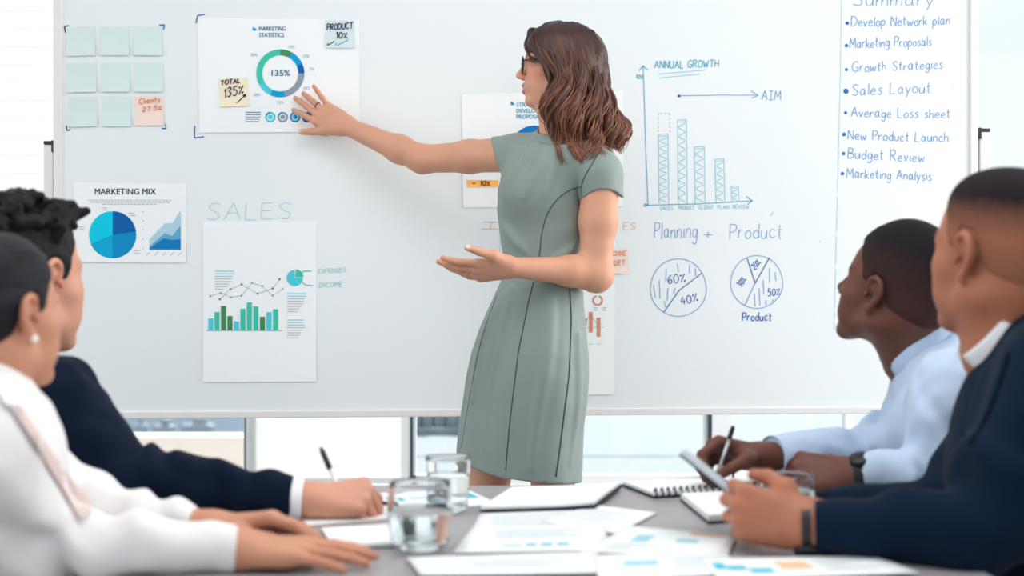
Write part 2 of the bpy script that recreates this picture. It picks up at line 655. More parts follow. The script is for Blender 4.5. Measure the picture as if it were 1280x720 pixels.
def skin_cols(V, rgb, noise=0.05):
    c = np.tile(np.array(lin(*rgb)[:3]), (len(V), 1))
    n = vnoise(V[:, 0], V[:, 1], V[:, 2], 45.0) * 0.6 + vnoise(V[:, 0], V[:, 1], V[:, 2], 18.0) * 0.4
    c *= (1 + noise * n)[:, None]
    return c

def blend(c, w_, rgb):
    w_ = np.clip(w_, 0, 1)[:, None]
    return c * (1 - w_) + np.array(lin(*rgb)[:3]) * w_
# ------------------------------------------------------------------ the room
WY = 5.2                                            # the window wall
def wx(px):
    return (px - 640) / FPX * WY
m_white = mat('white_paint', (240, 240, 238), 0.5)
m_frame = mat('white_window_frame', (236, 236, 236), 0.4)
m_dark_gasket = mat('dark_window_gasket', (60, 78, 92), 0.5)
m_carpet = mat('grey_carpet', (150, 150, 150), 0.95, 0.1, bump=(160, 0.3), noise=(30, 0.15))
m_ceiling = mat('ceiling_tile', (238, 238, 236), 0.9, 0.1)

def box_obj(name, lo, hi, m, parent=None, kind='structure', bevel=0.0):
    b = MB()
    lo, hi = vec(lo), vec(hi)
    b.box((lo + hi) / 2, hi - lo, bevel=bevel)
    o = b.build(name, m, parent, smooth=False)
    if kind and parent is None:
        o['kind'] = kind
    return o

box_obj('floor', (-6, -3.5, -0.1), (6, WY + 0.2, 0), m_carpet)
box_obj('ceiling', (-6, 0.2, 2.8), (6, WY + 0.2, 2.9), m_ceiling)
box_obj('wall_back', (-6, WY, 0), (6, WY + 0.16, 0.38), m_white)
box_obj('wall_lintel', (-6, WY, 2.62), (6, WY + 0.16, 2.8), m_white)

m_glass = bpy.data.materials.new('window_glass')
m_glass.use_nodes = True
nt = m_glass.node_tree
nt.nodes.clear()
go = nt.nodes.new('ShaderNodeOutputMaterial')
gt = nt.nodes.new('ShaderNodeBsdfTransparent')
gt.inputs[0].default_value = (0.975, 0.99, 1.0, 1)
gg = nt.nodes.new('ShaderNodeBsdfGlossy')
gg.inputs['Roughness'].default_value = 0.02
gm = nt.nodes.new('ShaderNodeMixShader')
gm.inputs[0].default_value = 0.05
nt.links.new(gt.outputs[0], gm.inputs[1])
nt.links.new(gg.outputs[0], gm.inputs[2])
nt.links.new(gm.outputs[0], go.inputs[0])

def window(n, x0, x1, rail=0.05, left_gasket=False, right_gasket=False, mull=()):
    f = MB()
    z0, z1, t = 0.38, 2.62, 0.035
    for (a, b, c, d) in ((x0, x1, z0, z0 + rail), (x0, x1, z1 - 0.06, z1), (x0, x0 + t * 0.4, z0, z1), (x1 - t * 0.4, x1, z0, z1)):
        f.box(((a + b) / 2, WY + 0.07, (c + d) / 2), (b - a, 0.07, d - c))
    for q in mull:
        f.box((q, WY + 0.07, (z0 + z1) / 2), (0.028, 0.06, z1 - z0))
    o = f.build('window_%d' % n, m_frame, None, smooth=False)
    o['kind'] = 'structure'
    g = MB()
    g.box(((x0 + x1) / 2, WY + 0.075, (z0 + z1) / 2), (x1 - x0, 0.006, z1 - z0))
    g.build('pane', m_glass, o, smooth=False)
    k = MB()
    for flag, q in ((left_gasket, x0), (right_gasket, x1)):
        if flag:
            k.box((q, WY + 0.025, (z0 + z1) / 2), (0.009, 0.03, z1 - z0))
    if k.v:
        k.build('gasket', m_dark_gasket, o, smooth=False)
    return o
window(1, -6.0, wx(307), 0.02, False, True, (wx(-330), wx(-1000)))
window(2, wx(514), wx(888), 0.03, True, True)
window(3, wx(915), 6.0, 0.09, False, False, (wx(1065), wx(1900)))
window(4, wx(321), wx(512), 0.02)
for n, (a, b) in enumerate(((308.5, 321), (890, 914.5))):
    box_obj('trim_%d' % (n + 1), (wx(a), WY - 0.015, 0.38), (wx(b), WY + 0.14, 2.62), m_frame)
box_obj('trim_3', (wx(313.5), WY - 0.022, 0.38), (wx(318.5), WY - 0.015, 2.62), mat('frame_groove', (216, 216, 218), 0.5))

m_blind = bpy.data.materials.new('blind_fabric')
m_blind.use_nodes = True
nt = m_blind.node_tree
nt.nodes.clear()
go = nt.nodes.new('ShaderNodeOutputMaterial')
d1 = nt.nodes.new('ShaderNodeBsdfDiffuse')
d1.inputs[0].default_value = (0.93, 0.93, 0.92, 1)
d2 = nt.nodes.new('ShaderNodeBsdfTranslucent')
d2.inputs[0].default_value = (0.99, 0.97, 0.94, 1)
ad = nt.nodes.new('ShaderNodeMixShader')
ad.inputs[0].default_value = 0.5
nt.links.new(d1.outputs[0], ad.inputs[1])
nt.links.new(d2.outputs[0], ad.inputs[2])
nt.links.new(ad.outputs[0], go.inputs[0])

def roller_blind(x0, x1, zb, label, slats):
    r = empty('window_blind', ((x0 + x1) / 2, WY - 0.03, zb))
    tag(r, label, 'blind')
    b = MB()
    if slats:
        z = zb
        while z < 2.58:
            b.box(((x0 + x1) / 2, WY - 0.03, z + 0.031), (x1 - x0, 0.0015, 0.066), R=Matrix.Rotation(0.02, 3, 'X'))
            z += 0.0655
        b.build('slats', m_blind, r, smooth=False)
    else:
        b.box(((x0 + x1) / 2, WY - 0.03, (zb + 2.58) / 2), (x1 - x0, 0.0015, 2.58 - zb))
        b.build('fabric', m_blind, r, smooth=False)
    h = MB()
    h.box(((x0 + x1) / 2, WY - 0.04, 2.60), (x1 - x0 + 0.02, 0.06, 0.06), bevel=0.008)
    h.build('head_rail', m_frame, r, smooth=False)
    g = MB()
    g.box(((x0 + x1) / 2, WY - 0.03, zb), (x1 - x0, 0.012, 0.02))
    g.build('bottom_bar', m_frame, r, smooth=False)
roller_blind(wx(-330), wx(305), 0.80, 'white slatted window blind behind the left end of the whiteboard', True)
roller_blind(wx(323), wx(511), 0.40, 'plain white roller blind pulled down behind the whiteboard', False)

# outside: terrace, parapet, water, far quay
m_sea = mat('harbour_water', (96, 116, 134), 0.6, 0.1, noise=(0.05, 0.15))
m_terrace = mat('pale_terrace', (164, 171, 174), 0.8)
m_parapet = mat('cream_parapet', (236, 219, 206), 0.8)
sea = box_obj('water', (-400, 32, -20.5), (400, 900, -20), m_sea)
box_obj('terrace_ground', (wx(300) * 1.6, WY + 1.0, -1.2), (14, 17.5, -0.98), m_terrace)
box_obj('terrace_path', (-1.7, 17.6, -1.2), (30, 60, -0.98), m_terrace)
pr = box_obj('wall_parapet', (-5, 6.15, -1), (wx(305) * 1.17, 6.40, 0.452), m_parapet)
for k, (px, wd, hh) in enumerate(((176, 0.5, 2.0), (205, 0.9, 1.5), (247, 1.4, 1.9))):
    x = (px - 640) / FPX * 205
    b = MB()
    b.box((x, 205, -19.2), (wd * 3.2, 2.5, hh * 0.7), bevel=0.2)
    b.box((x + wd * 0.3, 205, -18.4 + hh * 0.2), (wd * 1.4, 1.8, hh * 0.6), bevel=0.15)
    o = b.build('moored_boat', mat('boat_white', (176, 184, 190), 0.5), loc=(x, 205, -20))
    tag(o, ['short white boat nearest the dark sleeve, seen above the cream parapet', 'white boat in the middle of the three beyond the parapet',
            'longest white boat, rightmost beyond the cream parapet'][k], 'boat', 'boats on the water outside')
b = MB()
for k in range(12):
    b.box((-1.55 + k * 0.17, 20.6, -0.98 + 0.14 + 0.05 * (k % 3)), (0.15, 0.5, 0.28 + 0.10 * (k % 3)), bevel=0.02)
b.box((-0.65, 20.2, -0.93), (2.1, 0.2, 0.10), bevel=0.01)
b.build('wall_terrace_edge', mat('grey_stone_edge', (140, 152, 158), 0.8, noise=(4, 0.2)), smooth=False)['kind'] = 'structure'

# ------------------------------------------------------------------ the whiteboard plane
BY, BA = 3.95, math.radians(4.6)                    # distance at the picture's middle; turned slightly, right end farther
TA, CA, SA = math.tan(BA), math.cos(BA), math.sin(BA)
def uv(px, py):
    k = (px - 640) / FPX
    t = BY / (1 - k * TA)
    return (t * k / CA, EYE - (py - 360) / FPX * t)
def board_point(u, v, off=0.0):
    return np.array([u * CA + off * SA, BY + u * SA - off * CA, v])

class Ink:
    """flat print or marker strokes laid on the board or on a sheet"""
    def __init__(s):
        s.v, s.f, s.m = [], [], []
    def poly(s, pts, m=0):
        n = len(s.v)
        s.v += [uv(*p) for p in pts]
        s.f.append(list(range(n, n + len(pts))))
        s.m.append(m)
    def rect(s, x0, y0, x1, y1, m=0):
        s.poly([(x0, y1), (x1, y1), (x1, y0), (x0, y0)], m)
    def line(s, pts, wd=1.0, m=0):
        p = np.asarray(pts, float)
        if len(p) < 2:
            return
        t = np.gradient(p, axis=0)
        t /= np.linalg.norm(t, axis=1)[:, None] + 1e-9
        nrm = np.stack([-t[:, 1], t[:, 0]], 1) * wd / 2
        n = len(s.v)
        for q in range(len(p)):
            s.v += [uv(*(p[q] + nrm[q])), uv(*(p[q] - nrm[q]))]
        for q in range(len(p) - 1):
            s.f.append([n + 2 * q, n + 2 * q + 2, n + 2 * q + 3, n + 2 * q + 1])
            s.m.append(m)
    def segs(s, pts, wd=1.0, m=0):
        for a, b in zip(pts[:-1], pts[1:]):
            s.line([a, b], wd, m)
    def sector(s, c, r0, r1, a0, a1, m=0):
        """clockwise degrees from 12 o'clock"""
        n = max(2, int(abs(a1 - a0) / 6))
        A = [math.radians(a0 + (a1 - a0) * k / n) for k in range(n + 1)]
        pt = lambda r, a: (c[0] + r * math.sin(a), c[1] - r * math.cos(a))
        for a, b in zip(A[:-1], A[1:]):
            if r0 > 0:
                s.poly([pt(r0, a), pt(r0, b), pt(r1, b), pt(r1, a)], m)
            else:
                s.poly([c, pt(r1, b), pt(r1, a)], m)
    def dot(s, c, r, m=0):
        s.sector(c, 0, r, 0, 360, m)
    def hand(s, text, x0, x1, y0, cap, wd=1.0, m=0, y1=None, jit=0.05, rot=0.0):
        strokes, W = handwriting(text, jit)
        k = (x1 - x0) / W
        y1 = y0 if y1 is None else y1
        c, sn = math.cos(math.radians(rot)), math.sin(math.radians(rot))
        for st in strokes:
            q = []
            for (x, y) in st:
                X, Y = x * k, -y * cap + (y1 - y0) * (x / W)
                q.append((x0 + X * c + Y * sn, y0 - X * sn + Y * c))
            if len(q) == 2 or len(q) > 8:
                s.line(q, wd, m)
            else:
                s.segs(q, wd, m)
    def type(s, text, x0, y0, cap, m=0, x1=None, bold=0.0):
        if bold > 0:                                  # a heavier face: the outline struck twice
            s.type(text, x0 + 0.045 * cap, y0, cap, m, None if x1 is None else x1 + 0.045 * cap)
            bold = 0.0
        V, F = font_mesh(text, bold)
        capu = font_mesh('H', bold)[0][:, 1].max()
        ky = cap / capu
        kx = ky if x1 is None else (x1 - x0) / (V[:, 0].max() - V[:, 0].min())
        n = len(s.v)
        s.v += [uv(x0 + (x - V[:, 0].min()) * kx, y0 - y * ky) for x, y in V]
        for f in F:
            s.f.append([n + i for i in f])
            s.m.append(m)
    def build(s, name, root, mats, off):
        """root: an object turned like the board; off: height above the board plane"""
        c = vec(root.location)
        u0 = c[0] * CA + (c[1] - BY) * SA
        d0 = c[0] * SA - (c[1] - BY) * CA            # root's own offset from the board plane
        vs = [(u - u0, -(off - d0), v - c[2]) for u, v in s.v]
        return mk(name, vs, s.f, mats, root, False, None, s.m, None, True)

_font = {}
def font_mesh(text, bold=0.0):
    key = (text, bold)
    if key not in _font:
        cu = bpy.data.curves.new('print', 'FONT')
        cu.body, cu.size, cu.offset, cu.resolution_u = text, 1.0, bold, 3
        ob = bpy.data.objects.new('print', cu)
        COL.objects.link(ob)
        me = ob.to_mesh()
        V = np.array([v.co[:2] for v in me.vertices])
        F = [list(p.vertices) for p in me.polygons]
        ob.to_mesh_clear()
        bpy.data.objects.remove(ob)
        bpy.data.curves.remove(cu)
        _font[key] = (V, F)
    return _font[key]

GL = {'A': '0,0 .35,1 .7,0|.13,.38 .57,.38', 'B': '0,0 0,1|~0,1 .42,.95 .48,.75 .3,.55 0,.52|~0,.52 .5,.46 .58,.22 .35,.02 0,0',
 'C': '~.6,.85 .35,1 .06,.7 .03,.3 .3,0 .6,.14', 'D': '0,0 0,1|~0,1 .4,.93 .65,.55 .5,.15 .2,0 0,0', 'E': '.5,1 0,1 0,0 .52,0|0,.52 .42,.52',
 'G': '~.62,.85 .35,1 .05,.7 .03,.3 .3,0 .6,.1 .64,.42|.38,.42 .68,.42', 'H': '0,0 0,1|.6,0 .6,1|0,.5 .6,.5', 'I': '.25,0 .25,1|0,1 .5,1|0,0 .5,0',
 'L': '0,1 0,0 .5,0', 'M': '0,0 .08,1 .4,.35 .72,1 .8,0', 'N': '0,0 0,1 .6,0 .6,1', 'O': '~.35,1 .05,.75 .04,.25 .35,0 .66,.25 .66,.75 .35,1',
 'P': '0,0 0,1|~0,1 .45,.95 .52,.7 .3,.48 0,.46', 'R': '0,0 0,1|~0,1 .42,.96 .5,.72 .3,.52 0,.5|.2,.5 .58,0', 'S': '~.55,.88 .3,1 .06,.8 .25,.55 .52,.32 .38,.03 0,.12',
 'T': '.33,0 .33,1|0,1 .66,1', 'U': '~0,1 .02,.25 .28,0 .55,.25 .58,1', 'V': '0,1 .3,0 .6,1', 'W': '0,1 .2,0 .42,.7 .62,0 .85,1', 'X': '0,0 .6,1|0,1 .6,0',
 'Y': '0,1 .3,.5 .6,1|.3,.5 .3,0',
 'a': '~.42,.5 .2,.58 .02,.3 .15,.02 .4,.2 .43,.55 .44,.12 .54,0', 'b': '0,1 0,0|~0,.3 .2,.55 .44,.32 .25,0 0,.1', 'c': '~.42,.46 .22,.57 .02,.28 .2,0 .44,.1',
 'd': '.46,1 .46,0|~.46,.3 .26,.56 .02,.28 .2,0 .46,.15', 'e': '~.03,.28 .42,.32 .3,.56 .06,.4 .06,.12 .25,0 .46,.1', 'g': '~.42,.45 .2,.57 .02,.3 .18,.04 .42,.25 .44,.55 .42,-.2 .2,-.36 0,-.22',
 'h': '0,1 0,0|~0,.3 .2,.55 .4,.45 .42,0', 'i': '.05,.55 .05,0|.05,.76 .07,.8', 'k': '0,1 0,0|.38,.55 0,.22|.14,.32 .42,0', 'l': '.05,1 .05,0', 'm': '0,.55 0,0|~0,.3 .15,.55 .3,.45 .3,0|~.3,.3 .46,.55 .62,.45 .63,0',
 'n': '0,.55 0,0|~0,.3 .2,.56 .4,.45 .42,0', 'o': '~.24,.57 .03,.38 .06,.1 .24,0 .44,.15 .42,.45 .24,.57', 'p': '0,.55 0,-.36|~0,.35 .2,.57 .44,.32 .24,.02 0,.12', 'r': '0,.55 0,0|~0,.3 .14,.52 .32,.5',
 's': '~.36,.5 .18,.57 .06,.43 .22,.3 .36,.14 .18,0 0,.06', 't': '.16,.95 .16,.1 .3,0|0,.62 .36,.62', 'u': '~0,.55 .03,.12 .2,0 .38,.15 .42,.55|.42,.55 .44,0', 'v': '0,.55 .2,0 .4,.55', 'w': '~0,.55 .14,0 .3,.4 .46,0 .62,.55',
 'y': '0,.55 .2,.05|.42,.55 .08,-.36', '0': '~.28,1 .04,.7 .05,.25 .26,0 .48,.25 .5,.7 .28,1', '1': '.05,.75 .2,1 .2,0', '2': '~.02,.8 .25,1 .45,.75 .3,.4 0,0|0,0 .5,0', '3': '~.02,.88 .25,1 .42,.78 .2,.54 .46,.3 .25,0 0,.1',
 '4': '.3,1 0,.38 .5,.38|.36,.65 .36,0', '5': '.46,1 .08,1 .05,.58|~.05,.58 .32,.62 .48,.3 .28,0 0,.08', '6': '~.42,.95 .15,.7 .03,.3 .22,0 .46,.2 .32,.48 .06,.32', '7': '0,1 .5,1 .18,0',
 '%': '.5,.95 .06,.02|~.08,.85 .02,.78 .1,.74 .14,.82 .08,.85|~.48,.22 .42,.14 .5,.08 .55,.16 .48,.22', '.': '.03,0 .07,.05', '+': '.3,.15 .3,.75|0,.45 .6,.45', '-': '0,.45 .35,.45'}
def handwriting(text, jit=0.05):
    out, x = [], 0.0
    rr = random.Random(text)
    for ch in text:
        if ch == ' ':
            x += 0.55
            continue
        g = GL[ch]
        wmax = 0
        dy, sc = rr.uniform(-jit, jit), 1 + rr.uniform(-jit, jit)
        for st in g.split('|'):
            sm = st.startswith('~')
            pts = [tuple(map(float, q.split(','))) for q in st.lstrip('~').split()]
            wmax = max(wmax, max(q[0] for q in pts))
            pts = [(x + a * sc + 0.06 * b, dy + b * sc) for a, b in pts]
            if sm:
                pts = [tuple(q) for q in catmull(pts, 5)]
            out.append(pts)
        x += wmax * sc + 0.2
    return out, x - 0.2

# ------------------------------------------------------------------ whiteboard on its stand
m_board = mat('white_enamel', (233, 238, 240), 0.22, 0.35, noise=(1.2, 0.012))
m_bframe = mat('board_aluminium', (232, 229, 229), 0.45)
m_post = mat('stand_white_metal', (228, 226, 227), 0.4)
m_cap = mat('dark_plastic_cap', (45, 52, 66), 0.5)
uL, _ = uv(67, 200)
uLi, _ = uv(78, 200)
uR, _ = uv(1222, 120)
uRi, _ = uv(1212, 120)
vB = uv(640, 520)[1]
vBi = uv(640, 511)[1]
vT = 2.02
u0 = (uL + uR) / 2
wb_root = empty('whiteboard', board_point(u0, 0), BA)
tag(wb_root, 'large whiteboard on a stand, covered with charts, notes and handwriting', 'whiteboard')
def bbox(mb, ua, ub, va, vb, oa, ob, bevel=0.0):
    mb.box(((ua + ub) / 2 - u0, -(oa + ob) / 2, (va + vb) / 2), (abs(ub - ua), abs(ob - oa), abs(vb - va)), bevel=bevel)
b = MB(); bbox(b, uL + 0.01, uR - 0.01, vB + 0.008, vT - 0.008, -0.022, 0.0)
b.build('writing_surface', m_board, wb_root, smooth=False, local=True)
b = MB()
bbox(b, uL, uLi, vB, vT, -0.028, 0.007, 0.003)
bbox(b, uRi, uR, vB, vT, -0.028, 0.007, 0.003)
bbox(b, uL, uR, vB, vBi, -0.028, 0.007, 0.003)
bbox(b, uL, uR, vT - 0.022, vT, -0.028, 0.007, 0.003)
b.build('frame', m_bframe, wb_root, smooth=False, local=True)
for sgn, ua, ub, vt in ((-1, uv(55, 200)[0], uv(66.5, 200)[0], uv(60, 181)[1]), (1, uv(1224.5, 120)[0], uv(1237, 120)[0], uv(1230, 165)[1])):
    b = MB(); bbox(b, ua, ub, 0.09, vt, -0.06, 0.005, 0.003)
    p_ = b.build('post', m_post, wb_root, smooth=False, local=True)
    b = MB(); bbox(b, ua, ub, vt, vt + 0.010, -0.06, 0.006, 0.002)
    e_ = ub if sgn < 0 else ua
    bbox(b, e_ - 0.004, e_ + 0.004, vt - 0.02, vt + 0.012, -0.04, 0.006, 0.001)
    b.build('cap', m_cap, p_, smooth=False, local=True)
    b = MB(); b.box(((ua + ub) / 2 - u0, 0.02, 0.075), (0.04, 0.62, 0.03), bevel=0.005)
    b.build('foot', m_post, wb_root, smooth=False, local=True)
    for dy in (-0.26, 0.30):
        b = MB()
        b.lathe([(0.0, -0.011), (0.026, -0.011), (0.03, -0.006), (0.03, 0.006), (0.026, 0.011), (0.0, 0.011)], (0, 0, 0), 20)
        v_ = np.array(b.v)[:, [2, 0, 1]] + np.array([(ua + ub) / 2 - u0, dy, 0.030])
        mk('castor', v_, b.f, m_cap, wb_root, True, None, None, None, True)
b = MB(); b.box((0, 0.012, 0.14), (uR - uL, 0.03, 0.03), bevel=0.004)
b.build('crossbar', m_post, wb_root, smooth=False, local=True)
_ua, _ub = uv(60, 200)[0] - u0, uv(1230, 120)[0] - u0

inkB = mat('blue_marker', (132, 168, 212), 0.6, 0.2)
inkBd = mat('dark_blue_marker', (58, 108, 178), 0.6, 0.2)
inkBl = mat('pale_blue_marker', (150, 186, 214), 0.6, 0.2)
inkT = mat('teal_marker', (146, 204, 220), 0.6, 0.2)
inkTd = mat('strong_teal_marker', (92, 170, 204), 0.6, 0.2)
inkTl = mat('pale_teal_marker', (168, 214, 220), 0.6, 0.2)
inkO = mat('orange_marker', (226, 178, 152), 0.6, 0.2)
inkN = mat('navy_marker', (36, 48, 92), 0.6, 0.2)
OFF = 0.0008

i = Ink()                                            # agenda
i.hand('Summary', 1066, 1166, 7, 17, 1.1, 0)
for t, x0, x1, y0, y1, c in (('Develop Network plan', 1064, 1187, 33, 31, 12), ('Marketing Proposals', 1062, 1164, 60, 57, 12), ('Growth Strategies', 1065, 1178, 90, 86, 12),
        ('Sales Layout', 1065, 1163, 119, 116, 14), ('Average Loss sheet', 1064, 1187, 146, 148, 12), ('New Product Launch', 1060, 1185, 174, 178, 12),
        ('Budget Review', 1060, 1155, 198, 203, 13), ('Marketing Analysis', 1058, 1164, 222, 226, 12)):
    i.hand(t, x0, x1, y0, c, 1.15, 0, y1)
for x, y, r in ((1059, 29, 2.2), (1058, 57, 2.2), (1058, 87, 2.0), (1057.5, 114, 3.2), (1057, 141, 2.0), (1055, 168, 2.4), (1054.5, 192, 2.2), (1053, 217, 2.2)):
    i.dot((x, y), r, 1)
i.line([(1052, 0), (1050, 120), (1047, 240)], 0.8, 2)
for a, b_ in ((245, 290), (296, 330), (336, 385), (390, 398), (402, 412)):
    i.line([(1047 - (a - 240) * .025, a), (1047 - (b_ - 240) * .025, b_)], 0.8, 2)
i.build('agenda_list', wb_root, [inkB, inkBd, inkTl], OFF)

i = Ink()                                            # annual growth chart
i.hand('ANNUAL GROWTH', 818, 898, 85.5, 9, 1.1, 1, 84)
i.line([(823, 92.5), (883, 87.5)], 0.9); i.line([(824, 97.5), (875, 92.5)], 0.9)
i.line([(804, 82), (807, 180), (810, 256)], 1.0, 1)
i.segs([(799, 88.5), (804, 82), (810, 88)], 1.1, 1)
i.hand('100', 795, 803, 98.5, 5, 0.9, 1)
i.line([(807, 256.5), (870, 255), (940, 251)], 1.1, 1); i.segs([(933, 245.5), (940.5, 251), (934, 256)], 1.1, 1)
i.sector((807, 256.5), 1, 2.2, 0, 360, 1)
for (xa, xb, yt, yb, n, w_) in ((823, 835, 168, 255, 9, 1), (847, 858, 150, 254.5, 9, 1), (868, 880.5, 183.5, 254, 6, 1), (894, 905, 199, 253, 5, 0.9), (914, 923, 233, 252.5, 2, 0.8)):
    i.segs([(xa + 1, yb), (xa, yt), (xb, yt - 0.5), (xb + 1, yb)], 0.9, 0)
    i.segs([(xa, yt + 2.5), (xb, yt + 2)], 0.8, 0)
    zz = [(xa + 1.5 if k % 2 else xb - 1.5, yt + 4 + (yb - yt - 6) * k / (2 * n)) for k in range(2 * n + 1)]
    i.line(catmull(zz, 4), 0.9, 0)
for k in range(5):
    i.line([(823, 142 + k * 5.2), (823, 144 + k * 5.2)], 0.9, 0); i.line([(837.5, 142 + k * 5.2), (837, 144.5 + k * 5.2)], 0.9, 0)
for k in range(3):
    i.line([(825 + k * 5, 142), (827.5 + k * 5, 141.8)], 0.9, 0)
for t, a, b_ in (('SALES', 825, 841), ('PRODUCT', 848, 868), ('CLIENT', 873, 892), ('PLAN', 897, 911), ('REVIEW', 916, 936)):
    i.hand(t, a, b_, 262.5 - (a - 825) * .02, 4.6, 0.7, 0)
i.build('growth_bar_chart', wb_root, [inkT, inkTd], OFF)

i = Ink()
i.dot((849, 120), 1.7, 0); i.line([(849, 119.8), (900, 118.8), (947, 119)], 1.0, 1)
i.segs([(938.5, 113.5), (948, 119), (939.5, 123)], 1.0, 1); i.hand('AIM', 952, 976, 124.5, 11.5, 1.1, 1)
i.build('aim_arrow', wb_root, [inkBd, inkB], OFF)

i = Ink()
i.hand('Planning', 818, 871, 298, 20, 0.95, 0); i.hand('+', 879, 890, 299, 12, 0.95, 0)
i.build('planning_heading', wb_root, [inkB], OFF)
i = Ink(); i.hand('Product', 912, 977, 298, 19, 0.95, 0)
i.build('product_heading', wb_root, [inkB], OFF)

def ring(i, c, rx, ry, m=0, wd=1.0):
    i.line([(c[0] + rx * math.cos(a) * (1 + .02 * math.sin(3 * a)), c[1] + ry * math.sin(a)) for a in np.linspace(0.1, 2 * math.pi + 0.12, 50)], wd, m)
i = Ink()
ring(i, (848, 359.5), 35, 36)
i.segs([(878, 341), (849, 363)], 1.1, 1); i.segs([(849, 363), (830, 390)], 1.2, 1)
i.hand('60%', 835, 857, 355.5, 11, 1.1, 1, rot=8); i.hand('40%', 852, 873, 381, 10, 1.1, 1, rot=14)
for a in ((833, 336, 832, 352), (847, 329, 848, 340), (862, 331, 862, 342), (869, 335, 870, 345), (824, 350, 825, 373), (817, 356, 819, 372), (835, 360, 834, 376), (844, 360, 842, 367), (830, 376, 832, 384)):
    i.line([a[:2], a[2:]], 1.0, 0)
i.build('pie_drawing', wb_root, [inkB, inkBd], OFF)
i = Ink()
ring(i, (946, 352.5), 32.5, 33)
i.segs([(934, 323), (944, 354)], 1.2, 1); i.segs([(944, 354), (962, 322)], 1.2, 1); i.segs([(944, 354), (931, 382)], 1.1, 0)
i.hand('20%', 944, 955, 337.5, 8, 1.1, 1, rot=48); i.hand('30%', 927, 938, 359, 8, 1.1, 1, rot=58); i.hand('50%', 960, 975, 370, 9, 1.1, 1, rot=4)
for a in ((962, 335, 962, 353), (969, 340, 970, 351), (954, 350, 955, 368), (949, 360, 950, 382), (943, 367, 944, 383), (957, 375, 958, 382), (966, 374, 967, 379)):
    i.line([a[:2], a[2:]], 1.0, 0)
i.hand('Product', 928, 964, 401, 11, 1.2, 1)
i.build('pie_drawing', wb_root, [inkB, inkBd], OFF)

i = Ink(); i.hand('SALES', 258, 363, 274, 20, 0.9, 0); i.build('sales_heading', wb_root, [inkTl], OFF)
i = Ink(); i.hand('EXPENSES', 398, 432, 342, 5.5, 0.9, 0, 340); i.build('chart_note', wb_root, [inkTl], OFF)
i = Ink(); i.hand('INCOME', 398, 428, 359.5, 6, 0.9, 0, 358); i.build('chart_note', wb_root, [inkTl], OFF)
i = Ink()
i.hand('I', 602, 623, 286, 9, 0.9, 0); i.line([(626, 277), (626, 285)], 0.9, 0); i.build('faded_heading', wb_root, [inkO], OFF)
i = Ink(); i.hand('ES', 779, 794, 287, 9, 0.9, 0)
i.build('faded_heading', wb_root, [inkO], OFF)
i = Ink()
for pts, m in (([(82, 41), (80.5, 33), (86, 32)], 1), ([(199, 31.5), (205.5, 31), (204.5, 37)], 0), ([(83, 157), (83.5, 163), (88, 162.5)], 1), ([(202, 160.5), (207.5, 161), (207, 155)], 0),
               ([(245, 29), (247, 19.5), (256, 18)], 0), ([(243.5, 157), (243, 172.5), (255, 171)], 0), ([(454.5, 156), (454.5, 160)], 2)):
    i.segs(pts, 1.5, m)
i.build('corner_mark', wb_root, [inkBd, inkN, inkBl], OFF)
i = Ink()
i.line([(963, 270), (967, 265)], 1.4); i.line([(1024, 301), (1026, 303)], 1.2); i.dot((1190, 109), 1.0)
i.build('marker_smudge', wb_root, [inkTl], OFF)

# ------------------------------------------------------------------ sheets and notes on the board
def sheet_on_board(name, corners, m, off, label, cat, group=None, curl=0.0, th=0.0004):
    """corners clockwise from top left in the photograph; the lower edge may curl off the board"""
    q = [uv(*c) for c in corners]
    cu, cv = np.mean([a[0] for a in q]), np.mean([a[1] for a in q])
    o_loc = board_point(cu, cv, off)
    n = 6
    vs, fs = [], []
    for s_ in (0, 1):
        for r in range(n + 1):
            for c in range(2):
                t = r / n
                L = np.array(q[0]) * (1 - t) + np.array(q[3]) * t
                Rr = np.array(q[1]) * (1 - t) + np.array(q[2]) * t
                pt = L if c == 0 else Rr
                vs.append((pt[0] - cu, -(curl * max(0, t - .35) ** 2 + (th if s_ else 0)), pt[1] - cv))
    nn = 2 * (n + 1)
    for r in range(n):
        a, b_, c, d = 2 * r, 2 * r + 1, 2 * r + 3, 2 * r + 2
        fs.append((a, b_, c, d)); fs.append((d + nn, c + nn, b_ + nn, a + nn))
        fs.append((a, d, d + nn, a + nn)); fs.append((b_, b_ + nn, c + nn, c))
    fs.append((0, nn, nn + 1, 1)); fs.append((nn - 2, nn - 1, 2 * nn - 1, 2 * nn - 2))
    o = mk(name, vs, fs, m, None, False, local=True)
    o.location = o_loc
    o.rotation_euler = (0, 0, BA)
    tag(o, label, cat, group)
    return o
m_paper = mat('white_paper', (243, 246, 248), 0.6, 0.2)
def ink(name, *rgb):
    return mat('print_' + name, rgb, 0.6, 0.2)
pb, pdb, pg, pdg, pc, pgr, pm = ink('blue', 0, 158, 214), ink('deep_blue', 0, 96, 168), ink('mint', 62, 196, 170), ink('forest', 66, 140, 92), ink('cyan', 76, 205, 222), ink('grey', 140, 156, 172), ink('ink', 70, 110, 165)
pk, plg, pt_ = ink('charcoal', 66, 76, 92), ink('light_grey', 176, 186, 194), ink('teal_text', 60, 170, 205)

